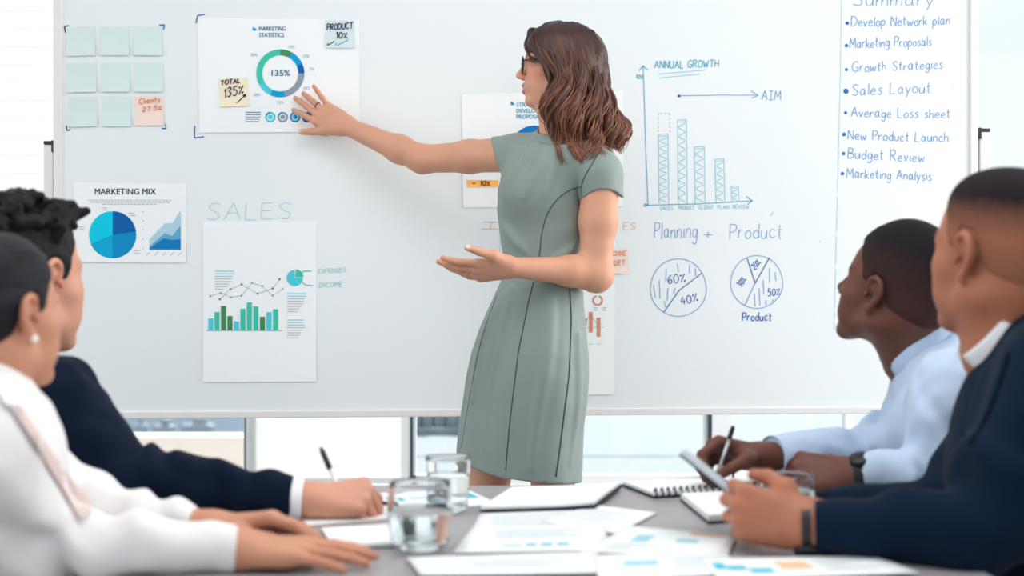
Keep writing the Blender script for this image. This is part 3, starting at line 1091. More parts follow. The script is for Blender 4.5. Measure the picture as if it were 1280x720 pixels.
S1 = sheet_on_board('chart_sheet', [(248, 22), (449, 25), (450, 165), (249, 166)], m_paper, 0.001, 'landscape sheet with a ring chart of percentages high on the board under the woman\'s fingers', 'paper', curl=0.004)
i = Ink()
i.type('MARKETING', 324, 38.5, 5.2, 0, 357, 0.004); i.type('STATISTICS', 324, 46.5, 5.2, 0, 355, 0.004)
i.poly([(316, 33.5), (316, 38.5), (321, 38.5), (320, 36)], 1)
i.type('135%', 339.5, 95, 7, 0, 362.5, 0.01)
i.build('printed_text', S1, [pm, pb], 0.0026)
i = Ink()
for a, b_, m in ((0, 30, 0), (30, 66, 1), (66, 90, 2), (90, 168, 3), (168, 205, 1), (205, 243, 4), (243, 360, 5)):
    i.sector((350.5, 91.8), 22.5, 30, a, b_, m)
i.build('ring_chart', S1, [pdg, pb, pdb, pgr, pc, pg], 0.0026)
i = Ink()
for t, x, y in (('10%', 361, 60.5), ('10%', 379, 72), ('7%', 387, 88.5), ('45%', 379, 112), ('15%', 347, 130), ('28%', 317, 120.5), ('30%', 313.5, 70.5)):
    i.type(t, x, y, 3.6, 0, None)
i.build('printed_percentages', S1, [ink('pale_blue', 130, 168, 196)], 0.0026)
i = Ink()
for k, (y, m) in enumerate(((140.5, 0), (143.5, 1), (146.5, 2), (149.3, 2), (152, 2))):
    i.rect(307, y - .5, 326 - (1.5 if k > 2 else 0), y + .5, m)
for x, c0, c1 in ((338, 3, 4), (353.5, 2, 4), (369, 1, 1), (384, 4, 1)):
    i.sector((x, 146.5), 4.2, 6.6, 0, 290, c0); i.sector((x, 146.5), 4.2, 6.6, 290, 360, 1); i.dot((x, 146.5), 3.0, c0)
i.build('small_ring_charts', S1, [pm, pb, pgr, pc, pdb], 0.0030)

S2 = sheet_on_board('chart_sheet', [(92, 228), (233, 230), (233, 328.5), (92, 328)], m_paper, 0.001, 'landscape sheet headed marketing mix with a blue pie chart, low left on board', 'paper', curl=0.003)
i = Ink(); i.type('MARKETING MIX', 118.5, 243, 7.2, 0, 195, 0.007); i.build('printed_title', S2, [pk], 0.0024)
i = Ink()
for a, b_, m in ((0, 82, 0), (82, 180, 1), (180, 247, 2), (247, 360, 3)):
    i.sector((141, 293.5), 0, 29.5, a, b_, m)
i.build('pie_chart', S2, [pdb, ink('mid_blue', 0, 140, 196), ink('sky', 0, 168, 212), ink('bright_cyan', 0, 202, 230)], 0.0026)
i = Ink()
i.poly([(187, 312), (226, 312), (226, 263.5), (215.5, 279), (206.5, 279), (187, 299)], 0)
i.build('area_chart', S2, [ink('pale_area', 176, 212, 228)], 0.0024)
i = Ink()
i.poly([(187, 312), (226, 312), (226, 282), (215.5, 295), (206, 291.5), (187, 308)], 0)
i.build('area_chart', S2, [ink('mid_area', 100, 170, 210)], 0.0027)
i = Ink()
i.poly([(187, 312), (226, 312), (226, 299), (215, 300), (205, 298), (187, 310.5)], 0)
i.build('area_chart', S2, [ink('deep_area', 0, 124, 186)], 0.0030)
i = Ink()
for k, (a, b_) in enumerate(((111, 214), (113, 213), (128, 196))):
    x = a
    while x < b_:
        w_ = random.uniform(2, 5); i.rect(x, 250 + k * 2.4, min(b_, x + w_), 250.9 + k * 2.4, 0); x += w_ + 1
for x, y in ((98, 283), (99, 286), (127, 259.5), (128, 262), (161, 266), (163, 269), (167, 313), (168, 316), (120, 321), (121, 324)):
    i.rect(x, y, x + 7, y + 0.9, 0)
for k in range(5):
    i.rect(178, 264 + k * 11.5, 180, 265 + k * 11.5, 0); i.line([(183 + k * 10, 319.5), (188 + k * 10, 315)], 0.8, 0)
i.build('printed_caption', S2, [plg], 0.0024)

S3 = sheet_on_board('chart_sheet', [(254, 277), (395.5, 277), (395.5, 477), (254, 477.5)], m_paper, 0.001, 'portrait sheet with green bars and a dotted line graph under the faint sales heading', 'paper', curl=0.004)
i = Ink()
for x, y, m in ((260.5, 398, 0), (268.3, 390, 1), (276.4, 382.5, 2), (284.4, 395, 2), (292.6, 401.5, 0), (300.6, 386, 1), (308.6, 378, 1), (316.8, 383, 1), (325, 396, 2), (333.2, 390, 0), (341.4, 386.5, 1)):
    i.rect(x, y, x + 6.3, 412.7, m)
i.rect(258, 412.7, 353.5, 413.5, 3)
i.build('bar_chart', S3, [pc, pg, pdg, pgr], 0.0026)
i = Ink()
l1 = [(263, 370), (276, 366), (289, 371.5), (302, 369.5), (315, 353.5), (328, 357.5), (341, 369.5), (353.5, 361)]
l2 = [(275, 374), (288, 361.5), (302, 355.5), (322, 367), (341, 360.5), (349.5, 349)]
i.segs(l1, 0.6, 0); i.segs(l2, 0.6, 0)
for q in l1: i.dot(q, 1.2, 1)
for q in l2: i.dot(q, 1.2, 2)
i.build('line_graph', S3, [plg, pg, ink('pine', 40, 96, 70)], 0.0026)
i = Ink()
i.sector((368.5, 347.5), 0, 10, 88, 360, 0); i.sector((369.3, 346.5), 0, 10, 5, 90, 1)
i.segs([(377, 341), (381, 338.6), (389, 338.6)], 1.2, 1); i.segs([(377, 352), (383, 356.8), (391, 356.8)], 1.0, 2)
i.build('pie_chart', S3, [pc, pg, pt_], 0.0026)
i = Ink()
for x, y0, n, ws in ((269, 338.5, 8, (24, 24, 22, 21, 20, 18, 15, 10)), (359, 366.5, 8, (24, 24, 22, 21, 20, 18, 15, 13)), (359, 399.5, 8, (21, 19, 22, 23, 20, 17, 16, 15))):
    for k in range(n):
        i.rect(x, y0 + k * 3.2, x + ws[k], y0 + k * 3.2 + 0.8, 1 if k < 2 else 0)
i.build('printed_caption', S3, [plg, pc], 0.0026)

S4 = sheet_on_board('chart_sheet', [(577, 118), (779, 113), (779, 258), (579, 259.5)], m_paper, 0.001, 'landscape proposal sheet on the board, mostly hidden behind the standing woman', 'paper', curl=0.003)
i = Ink()
i.type('STRATEGIC', 645.5, 133.5, 5, 0, 681, 0.004); i.type('DEVELOPMENT', 645.5, 141, 5, 0, 690, 0.004); i.type('PROPOSAL', 645.5, 148.5, 5, 0, 677, 0.004)
i.poly([(638.5, 126.5), (638.5, 131.5), (643, 131.5), (642, 129)], 1)
i.build('printed_text', S4, [pt_, pb], 0.0024)
i = Ink()
i.sector((668, 187), 20, 30, -70, 40, 0); i.sector((668, 187), 20, 30, 40, 290, 1)
i.build('ring_chart', S4, [ink('strong_blue', 20, 120, 200), pb], 0.0024)

S5 = sheet_on_board('chart_sheet', [(626, 292), (769, 291), (768, 493), (627, 494)], m_paper, 0.001, 'portrait sheet with brown bars on the board, seen below the woman\'s bent elbow', 'paper', curl=0.006)
i = Ink()
co = ink('copper', 214, 146, 118)
i.sector((747, 375.5), 4.6, 6.6, 15, 345, 0)
for x, a, b_ in ((731, 398, 407), (738.5, 390, 415.5), (748.2, 397, 421)):
    i.rect(x - 2.3, a, x + 2.3, b_, 0)
i.rect(732, 409, 754, 409.6, 1); i.segs([(730, 404), (738, 393.5), (746, 404)], 0.6, 1)
for x, y, m in ((742, 384.3, 1), (753, 384.3, 1), (742, 387.2, 1), (752.5, 387.2, 1), (736, 429.6, 2), (746, 429.6, 2)):
    i.rect(x, y, x + 5, y + 1, m)
i.build('bar_chart', S5, [co, plg, ink('pale_mint', 160, 214, 206)], 0.0026)

# sticky notes
m_mint = mat('mint_note', (216, 230, 230), 0.7, 0.1)
m_mint2 = mat('pale_green_note', (214, 233, 230), 0.7, 0.1)
m_peach = mat('peach_note', (245, 222, 212), 0.7, 0.1)
m_yellow = mat('cream_note', (246, 234, 205), 0.7, 0.1)
m_orange = mat('orange_note', (255, 190, 108), 0.7, 0.1)
rows, cols_ = ('top', 'middle', 'bottom'), ('left', 'centre', 'right')
for r, (ya, yb) in enumerate(((33, 69.5), (78, 115), (121, 158))):
    for c, xa in enumerate((83, 125, 166.5)):
        if (r, c) == (2, 2):
            continue
        dx, dy = r * 1.2, (1 if c == 0 else 0)
        sheet_on_board('sticky_note', [(xa + dx, ya + dy), (xa + 36.5 + dx, ya), (xa + 36.5 + dx, yb), (xa + .6 + dx, yb + dy)], m_mint2 if c else m_mint, 0.0008,
            'blank mint green sticky note, %s row, %s column of the grid of nine' % (rows[r], cols_[c]), 'sticky note', 'mint notes in the grid', 0.010)
n = sheet_on_board('sticky_note', [(168.5, 120.5), (205, 120.5), (205, 157), (168.5, 157)], m_peach, 0.0008, 'peach sticky note reading Clients, bottom right of the mint grid', 'sticky note', None, 0.008)
i = Ink(); oi = mat('rust_marker', (222, 140, 100), 0.6)
i.hand('Clients', 174, 200, 130, 7, 1.1, 0, 128); i.hand('27.5%', 178, 202, 139.5, 5.5, 1.1, 0, 137); i.build('handwriting', n, [oi], 0.0032)
n = sheet_on_board('sticky_note', [(407, 25), (443, 25.5), (443.5, 60.5), (407.5, 60)], m_mint, 0.0022, 'mint sticky note reading PRODUCT 10% at the corner of the ring chart sheet', 'sticky note', None, 0.006)
i = Ink()
i.hand('PRODUCT', 409, 441, 38, 7.5, 1.2, 0, 36); i.hand('10%', 420, 434, 48.5, 8, 1.3, 0)
i.segs([(418, 52), (410, 57)], 1.2, 0); i.segs([(410, 54), (409.5, 58), (413, 58)], 1.2, 0)
i.segs([(435, 50), (418, 59.5), (429, 59)], 1.0, 1); i.segs([(418, 59.5), (421, 54)], 1.0, 1)
i.build('handwriting', n, [inkN, pb], 0.0046)
n = sheet_on_board('sticky_note', [(273.5, 98.5), (310, 97), (311, 132.5), (275, 134)], m_yellow, 0.0022, 'cream sticky note reading TOTAL 135% beside the ring chart', 'sticky note', None, 0.008)
i = Ink()
i.hand('TOTAL', 276, 300, 107, 5.5, 1.2, 0, 103.5); i.hand('135%', 280, 304, 123, 11, 1.3, 0, 117)
i.segs([(295, 130), (307, 119)], 1.2, 0); i.poly([(303, 119), (308, 117.5), (307, 122)], 0)
i.build('handwriting', n, [inkN], 0.0050)
n = sheet_on_board('sticky_note', [(583, 225), (623, 225), (623, 233.5), (583.5, 234)], m_orange, 0.0022, 'small orange strip note reading 10% under the outstretched arm', 'sticky note', None, 0.004)
i = Ink(); i.hand('-', 590, 594, 231.5, 5, 1.1, 0); i.hand('10%', 600, 612, 232, 5.5, 1.3, 0); i.build('handwriting', n, [mat('brown_marker', (90, 50, 40), 0.6)], 0.0036)
n = sheet_on_board('sticky_note', [(748, 311), (784.5, 311), (785, 342), (748, 342)], m_peach, 0.0022, 'peach sticky note with rust handwriting, beside the woman\'s bent elbow', 'sticky note', None, 0.006)
i = Ink(); i.hand('CLOSE', 754, 782, 320, 5, 1.0, 0, 319); i.hand('TARGET', 752, 781, 333, 6, 1.0, 0, 331); i.build('handwriting', n, [oi], 0.0046)
# ------------------------------------------------------------------ table and what lies on it
TZ = 0.75
TFAR = FPX * (EYE - TZ) / (607 - 360)
m_table = mat('grey_table_laminate', (158, 154, 157), 0.32, 0.4, noise=(6, 0.05))
m_steel = mat('brushed_steel', (176, 178, 182), 0.35, 0.5, metal=0.8)
tab = empty('conference_table', (0.03, 1.4, 0))
tag(tab, 'grey conference table strewn with papers, running towards the whiteboard', 'table')
b = MB(); b.box((0.03, (0.25 + TFAR) / 2, TZ - 0.016), (1.11, TFAR - 0.25, 0.032), bevel=0.003)
b.build('tabletop', m_table, tab, smooth=False)
for x in (-0.24, 0.28):
    for y in (0.55, 2.15):
        b = MB(); b.box((x, y, 0.37), (0.06, 0.06, 0.695), bevel=0.006); b.box((x, y, 0.012), (0.09, 0.09, 0.024), bevel=0.005)
        b.build('leg', m_steel, tab, smooth=False)
b = MB(); b.box((0.03, 1.35, 0.69), (0.72, 1.7, 0.05), bevel=0.004)
b.build('underframe', m_steel, tab, smooth=False)

m_navycover = mat('dark_cover', (30, 38, 52), 0.5)
m_tan = mat('kraft_edge', (214, 186, 170), 0.7)
m_page = mat('page_block', (238, 241, 243), 0.65, 0.2, bump=(400, 0.2, (1, 1, 60)))
def quad_at(corners, z):
    return [on_plane(x, y, z) for x, y in corners]
def bil(q, s, t):
    return (q[0] * (1 - s) + q[1] * s) * (1 - t) + (q[3] * (1 - s) + q[2] * s) * t
def flat_sheet(name, corners, z, m, label, cat, th=0.0005, wave=0.0007, prints=(), group=None, lift=None):
    """corners clockwise from far left; a thin sheet, very slightly wavy; prints = [(part, material, [(s0, t0, s1, t1)...])]"""
    q = quad_at(corners, z)
    c = sum(q) / 4
    n = 10
    ph = random.uniform(0, 6)
    def top(s_, t_):
        p = bil(q, s_, t_)
        p = p.copy()
        p[2] += th + wave * (0.5 + 0.5 * math.sin(3.3 * s_ + 2.1 * t_ + ph)) * (0.3 + abs(s_ - .5) * 1.4)
        if lift:
            p[2] += lift(s_, t_)
        return p
    vs, fs = [], []
    for lay in (0, 1):
        for r in range(n + 1):
            for k in range(n + 1):
                p = top(k / n, r / n)
                if lay:
                    p[2] -= th
                vs.append(p)
    N = (n + 1) ** 2
    for r in range(n):
        for k in range(n):
            a = r * (n + 1) + k
            fs.append((a, a + n + 1, a + n + 2, a + 1))
            fs.append((a + N, a + 1 + N, a + n + 2 + N, a + n + 1 + N))
    ring_ = [k for k in range(n + 1)] + [r * (n + 1) + n for r in range(1, n + 1)] + [n * (n + 1) + k for k in range(n - 1, -1, -1)] + [r * (n + 1) for r in range(n - 1, 0, -1)]
    for a, b_ in zip(ring_, ring_[1:] + ring_[:1]):
        fs.append((a, b_, b_ + N, a + N))
    o = mk(name, vs, fs, m, None, True, None, None, (c[0], c[1], z))
    tag(o, label, cat, group)
    for pn, pmat, rects in prints:
        pv, pf = [], []
        for (s0, t0, s1, t1) in rects:
            k0 = len(pv)
            ns = max(1, int(abs(s1 - s0) * 12))
            for k in range(ns + 1):
                s_ = s0 + (s1 - s0) * k / ns
                for t_ in (t0, t1):
                    p = top(s_, t_); p[2] += 0.0004
                    pv.append(p)
            for k in range(ns):
                pf.append((k0 + 2 * k, k0 + 2 * k + 1, k0 + 2 * k + 3, k0 + 2 * k + 2))
        mk(pn, pv, pf, pmat, o, False)
    return o
def lines_(s0, s1, t0, t1, n):
    return [(s0, t0 + (t1 - t0) * k / n, s1 - (0.1 * (k % 3)), t0 + (t1 - t0) * (k + 0.35) / n) for k in range(n)]
pfaint = ink('faint_text', 214, 222, 228)
pteal = ink('turquoise', 56, 190, 214)
psky = ink('pale_turquoise', 160, 214, 228)
pora = ink('apricot', 246, 200, 158)
SHEETS = [
 ('printed_sheet', [(448, 617), (585, 613), (625, 631), (502, 639)], 0.0004, 'sheet with small turquoise marks lying behind the upright water glass', (('printed_chart', pteal, [(.12, .3, .22, .5), (.75, .25, .95, .55)]), ('printed_text', psky, [(.3, .35, .7, .42)]))),
 ('printed_sheet', [(601, 642), (760, 634), (792, 662), (588, 665)], 0.0004, 'plain white sheet lying just in front of the thick report', (('printed_text', pfaint, lines_(.1, .8, .2, .8, 6)),)),
 ('printed_sheet', [(742, 631), (822, 641), (772, 668), (676, 652)], 0.0016, 'white sheet turned at an angle, its corner pointing right on bare grey table', (('printed_text', pfaint, lines_(.1, .8, .2, .8, 6)),)),
 ('printed_sheet', [(592, 658), (757, 656), (760, 688), (566, 692)], 0.0030, 'sheet with a dashed turquoise bar row in the middle of the table', (('printed_chart', pteal, [(.45, .72, .52, .8), (.55, .72, .63, .8), (.66, .72, .74, .8)]), ('printed_bar', psky, [(.3, .75, .42, .82)]), ('printed_text', pfaint, lines_(.2, .9, .15, .55, 5)))),
 ('printed_sheet', [(508, 697), (745, 690), (762, 716), (526, 720)], 0.0044, 'blank looking sheet nearest the camera in the middle of the table', (('printed_text', pfaint, lines_(.3, .9, .3, .8, 4)),)),
 ('printed_sheet', [(787, 658), (922, 669), (908, 697), (726, 690)], 0.0044, 'sheet with pale ring charts just left of the near hand with tablet', (('printed_chart', psky, [(.2, .3, .34, .55), (.55, .35, .72, .5)]), ('printed_bar', pora, [(.6, .05, .9, .16)]), ('printed_text', pfaint, lines_(.1, .5, .65, .95, 3)))),
 ('printed_sheet', [(742, 694), (905, 690), (935, 718), (748, 726)], 0.0058, 'sheet with faint blue patches at the bottom edge of the picture', (('printed_chart', psky, [(.2, .3, .45, .5)]), ('printed_text', pfaint, lines_(.55, .95, .2, .8, 4)))),
 ('printed_sheet', [(874, 699), (1090, 695), (1150, 716), (898, 726)], 0.0072, 'chart sheet with a turquoise line and orange patch under the navy sleeve', (('printed_chart', pteal, [(.04, .25, .10, .55), (.10, .4, .2, .6), (.2, .55, .32, .75)]), ('printed_bar', pora, [(.38, .25, .55, .6)]), ('printed_text', pfaint, lines_(.6, .95, .2, .8, 5)))),
]
for nm, cs, dz, lab, prs in SHEETS:
    flat_sheet(nm, cs, TZ + dz, m_paper, lab, 'paper', prints=prs)

def block(name, corners, z, th, mats_, label, cat, cover=0.0, top_curl=0.0):
    """a pad, notebook or report: page block over a thin cover"""
    q = quad_at(corners, z)
    c = sum(q) / 4
    r = empty(name, (c[0], c[1], z))
    tag(r, label, cat)
    def slab(pn, m, z0, z1, grow=0.0):
        n = 8
        vs, fs = [], []
        for zz in (z1, z0):
            for a in range(n + 1):
                for b_ in range(n + 1):
                    p = bil(q, a / n, b_ / n) + (bil(q, a / n, b_ / n) - c) * grow
                    vs.append((p[0], p[1], zz + (top_curl * max(0, a / n - .6) ** 2 if zz == z1 else 0)))
        N = (n + 1) ** 2
        for a in range(n):
            for b_ in range(n):
                k = a * (n + 1) + b_
                fs.append((k, k + 1, k + n + 2, k + n + 1)); fs.append((k + N, k + n + 1 + N, k + n + 2 + N, k + 1 + N))
        per = [k for k in range(n + 1)] + [a * (n + 1) + n for a in range(1, n + 1)] + [n * (n + 1) + k for k in range(n - 1, -1, -1)] + [a * (n + 1) for a in range(n - 1, 0, -1)]
        for a, b_ in zip(per, per[1:] + per[:1]):
            fs.append((a, a + N, b_ + N, b_))
        return mk(pn, vs, fs, m, r, False)
    if cover:
        slab('cover', mats_[1], z, z + cover, 0.015)
    slab('pages', mats_[0], z + cover, z + th)
    return r, q
block('report', [(640, 614), (776, 610), (743, 635), (601, 639)], TZ + 0.0036, 0.0075, (m_page, m_navycover), 'thick white report with a dark back cover in the middle of the table', 'report', 0.003, 0.02)
block('writing_pad', [(398, 641), (484, 634), (488, 650), (372, 660)], TZ + 0.0004, 0.004, (m_page, m_tan), 'writing pad with tan edge under the hand holding a pen', 'notepad', 0.0015)
block('notepad', [(402, 665), (489, 660), (496, 684), (416, 687)], TZ + 0.0004, 0.006, (m_page, m_navycover), 'white notepad with dark backing beside the flat hands', 'notepad', 0.0015)
block('planner', [(851, 626), (938, 622), (948, 651), (886, 655)], TZ + 0.0004, 0.013, (m_page, m_navycover), 'closed white planner with dark underside below the tablet', 'planner', 0.004)
nb, q = block('spiral_notebook', [(779, 608), (985, 601), (1016, 611), (818, 623)], TZ + 0.0004, 0.009, (m_page, m_navycover), 'white spiral notebook with black rings at the far end of the table', 'notebook', 0.004)
b = MB()
for k in range(26):
    p = bil(q, 0.01 + k / 26, 1.0)
    d = (bil(q, 0.5, 1.0) - bil(q, 0.5, 0.0)); d /= np.linalg.norm(d)
    pts = [p + d * (0.006 * math.cos(a) - 0.002) + np.array([0, 0, 0.0092 + 0.0072 * math.sin(a)]) for a in np.linspace(0, 2 * math.pi, 12, endpoint=False)]
    b.tube(pts, 0.0016, 5, closed=True)
b.build('ring_binding', mat('black_wire', (24, 26, 32), 0.4), nb)

# water glasses
m_clear = mat('drinking_glass', (253, 255, 255), 0.0, 0.5, trans=1.0, ior=1.33)
m_water = mat('water', (248, 253, 255), 0.0, 0.5, trans=1.0, ior=1.33)
def tumbler(px, py, r, h, level, label, belly=0.0):
    c = on_plane(px, py, TZ)
    root = empty('water_glass', (c[0], c[1], TZ + 0.0003))
    tag(root, label, 'glass')
    c = (c[0], c[1], TZ + 0.0003)
    R = lambda t: r * (0.86 + 0.14 * t) + belly * math.sin(math.pi * min(1, max(0, t))) - (0.010 * (1 - t / 0.12) ** 2 if t < 0.12 else 0)
    outer = [(0, 0.0)] + [(R(t) * (0.93 if t == 0 else 1), h * t) for t in np.linspace(0, 1, 16)]
    wall = 0.0022
    inner = [(R(t) - wall, h * t) for t in np.linspace(1, 0.16, 14)] + [(R(.14) * .7, h * 0.125), (0, h * 0.12)]
    b = MB(); b.lathe(outer + [(R(1) - wall / 2, h + 0.0012)] + inner, c, 48)
    b.build('tumbler', m_clear, root)
    wt_ = [(0, h * 0.121), (R(.14) * .7, h * 0.126)] + [(R(t) - wall + 0.0004, h * t) for t in np.linspace(0.16, level, 10)] + [(0, h * level)]
    b = MB(); b.lathe(wt_, c, 48)
    b.build('water', m_water, root)
tumbler(560, 640, 0.0355, 0.086, 0.70, 'upright straight tumbler of water standing farther back on the left')
tumbler(525, 688, 0.0405, 0.090, 0.62, 'rounded tumbler of water nearest the camera beside the notepad', 0.006)
tumbler(984, 650, 0.040, 0.068, 0.72, 'low wide glass of water behind the tablet and near hand', 0.003)

def pen(name, a, b_, r, label, mats_, cap=0.3, tip=0.12):
    a, b_ = vec(a), vec(b_)
    c = (a + b_) / 2
    root = empty(name, c)
    tag(root, label, 'pen')
    d = b_ - a
    m = MB(); m.tube([a + d * tip, a + d * (1 - cap)], r); m.build('barrel', mats_[0], root)
    m = MB(); m.tube([a, a + d * tip * .4, a + d * tip], [r * .25, r * .6, r]); m.build('tip', mats_[1], root)
    m = MB(); m.tube([a + d * (1 - cap), a + d * (1 - cap * .2), b_], [r * 1.25, r * 1.2, r * .7])
    m.tube([a + d * (1 - cap) + np.array([0, -r * 1.7, 0]), a + d * 0.97 + np.array([0, -r * 1.7, 0])], r * .35, 6)
    m.build('cap', mats_[1], root)
    return root
m_bpen = mat('black_pen_plastic', (22, 24, 32), 0.3)
m_wpen = mat('white_pen_plastic', (226, 228, 232), 0.3)
pen('ballpoint_pen', on_plane(448, 625, TZ + .0052), on_plane(487, 631, TZ + .0052), 0.0036, 'dark pen lying on the table beside the writing pad', (m_bpen, m_bpen))
# ------------------------------------------------------------------ the presenter
m_skin = mat('skin', None, 0.48, 0.35, vcol=True, sss=0.12, bump=(900, 0.06))
YW = 3.55
WF = np.array([-0.72, -0.69, 0.0])                  # chest direction
woman_c = P(690, 600, YW)
woman_base = np.array([woman_c[0], YW, 0.0])

hd = Head(P(698, 84, YW), (-0.985, 0.16, 0), pitch=2, k=0.88)
F1 = Field(P(630, 215, 3.30) * 0 + np.array([-0.16, 3.30, 1.32]), np.array([0.36, 3.80, 1.78]), 0.0026)
hd.build(F1, male=False, ears=False, smile=1.0)
F1.add(rc(P(703, 118, YW + .005), P(699, 188, YW), 0.046, 0.050), 0.03)
F1.add(rc(P(680, 128, YW - .01), P(694, 190, YW - .03), 0.018, 0.016), 0.03)
F1.add(rc(P(690, 200, YW), P(650, 206, YW + .07), 0.042, 0.036), 0.04)
F1.add(rc(P(698, 202, YW), P(735, 214, YW - .06), 0.042, 0.036), 0.04)
F1.add(ell(P(690, 230, YW), (0.085, 0.08, 0.10)), 0.05)
s1 = F1.surf()

# pointing arm (her right), reaching back to the board
SHR, ELR, WRR = P(636, 193, 3.635), P(528, 199, 3.755), P(434, 158, 3.83)
F2 = Field(np.minimum.reduce([SHR, P(352, 150, 3.91), ELR, P(600, 225, 3.7)]) - 0.06, np.array([SHR[0] + .06, 3.97, P(390, 96, 3.9)[2]]), 0.0024)
F2.add(rc(SHR, SHR + (ELR - SHR) * .45, 0.046, 0.041)); F2.add(rc(SHR + (ELR - SHR) * .45, ELR, 0.041, 0.036), 0.02)
F2.add(rc(ELR, ELR + (WRR - ELR) * .3, 0.035, 0.036), 0.02)
F2.add(rc(ELR + (WRR - ELR) * .3, WRR, 0.035, 0.0235), 0.02)
F2.add(ell(WRR + np.array([0.01, 0, 0.012]), (0.012, 0.012, 0.010)), 0.012)
tipd = P(385, 136, 3.866) - WRR
hR = hand(F2, WRR, tipd, (0.05, 1.0, -0.1), False, 0.93,
          [(-4, 2, 6, 4), (-12, 2, 6, 4), (-15, 4, 8, 6), (-30, -34, 4, 4)],
          [(0.018, 0.018, -0.004), (0.062, 0.038, -0.006), (0.096, 0.056, -0.006), (0.126, 0.070, -0.004)], 1.0)
s2 = F2.surf()

# bent arm (her left), hand open in front of the waist
SHL, ELL_, WRL = P(752, 212, 3.455), P(744, 341, 3.455), P(641, 334, 3.37)
F3 = Field(np.array([P(545, 300, 3.3)[0] - .02, 3.24, P(600, 372, 3.4)[2] - 0.02]), np.array([P(790, 200, 3.45)[0] + 0.03, 3.56, P(750, 190, 3.45)[2] + 0.05]), 0.0024)
F3.add(rc(SHL + np.array([-.004, 0.004, -0.02]), SHL + (ELL_ - SHL) * .5, 0.048, 0.045)); F3.add(rc(SHL + (ELL_ - SHL) * .5, ELL_, 0.045, 0.037), 0.02)
F3.add(ell(ELL_ + np.array([0.006, 0, -0.012]), (0.034, 0.034, 0.034)), 0.02)
F3.add(rc(ELL_, ELL_ + (WRL - ELL_) * .3, 0.036, 0.036), 0.03)
F3.add(rc(ELL_ + (WRL - ELL_) * .3, WRL, 0.035, 0.0235), 0.02)
hL = hand(F3, WRL, P(592, 337, 3.36) - WRL, (0.0, 0.72, 0.70), True, 0.93,
          [(4, 6, 10, 8), (0, 14, 12, 8), (-5, 22, 14, 8), (-12, 26, 18, 10)],
          [(0.018, 0.018, -0.004), (0.052, 0.048, 0.004), (0.088, 0.070, 0.010), (0.118, 0.088, 0.012)], 1.0)
s3 = F3.surf()

# legs down to the shoes
F4 = Field(np.array([-0.16, 3.28, 0.0]), np.array([0.33, 3.86, 1.0]), 0.006)
for px, yy in ((607, 3.60), (694, 3.50)):
    hip, kn_, an = P(px + (30 if px < 650 else -22), 440, yy), P(px, 626, yy), P(px + 12, 850, yy + 0.03)
    F4.add(rc(hip, kn_, 0.070, 0.053), 0.02)
    F4.add(ell(kn_ + np.array([-.01, -.012, 0]), (0.046, 0.046, 0.05)), 0.02)
    F4.add(rc(kn_, kn_ * .7 + an * .3 + np.array([0.014, 0.012, 0]), 0.048, 0.052), 0.02)
    F4.add(rc(kn_ * .7 + an * .3 + np.array([0.014, 0.012, 0]), np.array([an[0], an[1], 0.13]), 0.050, 0.032), 0.02)
    F4.add(rc((an[0], an[1], 0.13), (an[0] - .11, an[1] - .09, 0.035), 0.032, 0.026), 0.02)
s4 = F4.surf()
V, Fc = join(s1, s2, s3, s4)
def woman_skin(V):
    cw = skin_cols(V, (212, 156, 129), 0.06)
    L = hd.loc(V)
    g = lambda c, r: np.exp(-(((L - np.array(c)) / np.array(r)) ** 2).sum(1))
    cw = blend(cw, 1.3 * (g((0.092, 0, -0.054), (0.014, 0.024, 0.0065)) + g((0.090, 0, -0.071), (0.014, 0.022, 0.0075))), (186, 96, 88))
    cw = blend(cw, 0.45 * g((0.06, 0.045, -0.022), (0.03, 0.03, 0.022)), (224, 140, 120))
    cw = blend(cw, 0.9 * (g((0.085, 0.034, 0.027), (0.02, 0.018, 0.0045))), (90, 58, 48))
    cw = blend(cw, 0.8 * (g((0.084, 0.034, 0.0085), (0.016, 0.016, 0.003))), (60, 40, 38))
    for H in (hR, hL):                                   # knuckles and nails
        for pts in H['f'] + [H['t']]:
            for q, a, r in ((pts[-1], 0.5, 0.010), (pts[1], 0.25, 0.012), (pts[2], 0.25, 0.010)):
                cw = blend(cw, a * np.exp(-((V - q) ** 2).sum(1) / r ** 2), (214, 140, 116))
    nail = hL['t'][3] + np.array([0.001, -0.007, 0.003])
    cw = blend(cw, 1.2 * np.exp(-((V - nail) ** 2).sum(1) / 0.0055 ** 2), (250, 224, 212))
    nail = hR['t'][3] + np.array([-0.003, -0.006, 0.0])
    cw = blend(cw, 1.1 * np.exp(-((V - nail) ** 2).sum(1) / 0.0055 ** 2), (240, 205, 190))
    return cw
cw = woman_skin(V)
woman = mk('person', V, Fc, m_skin, None, True, cw, None, woman_base)
tag(woman, 'standing woman in a sage green dress pointing at a chart on the whiteboard', 'person')

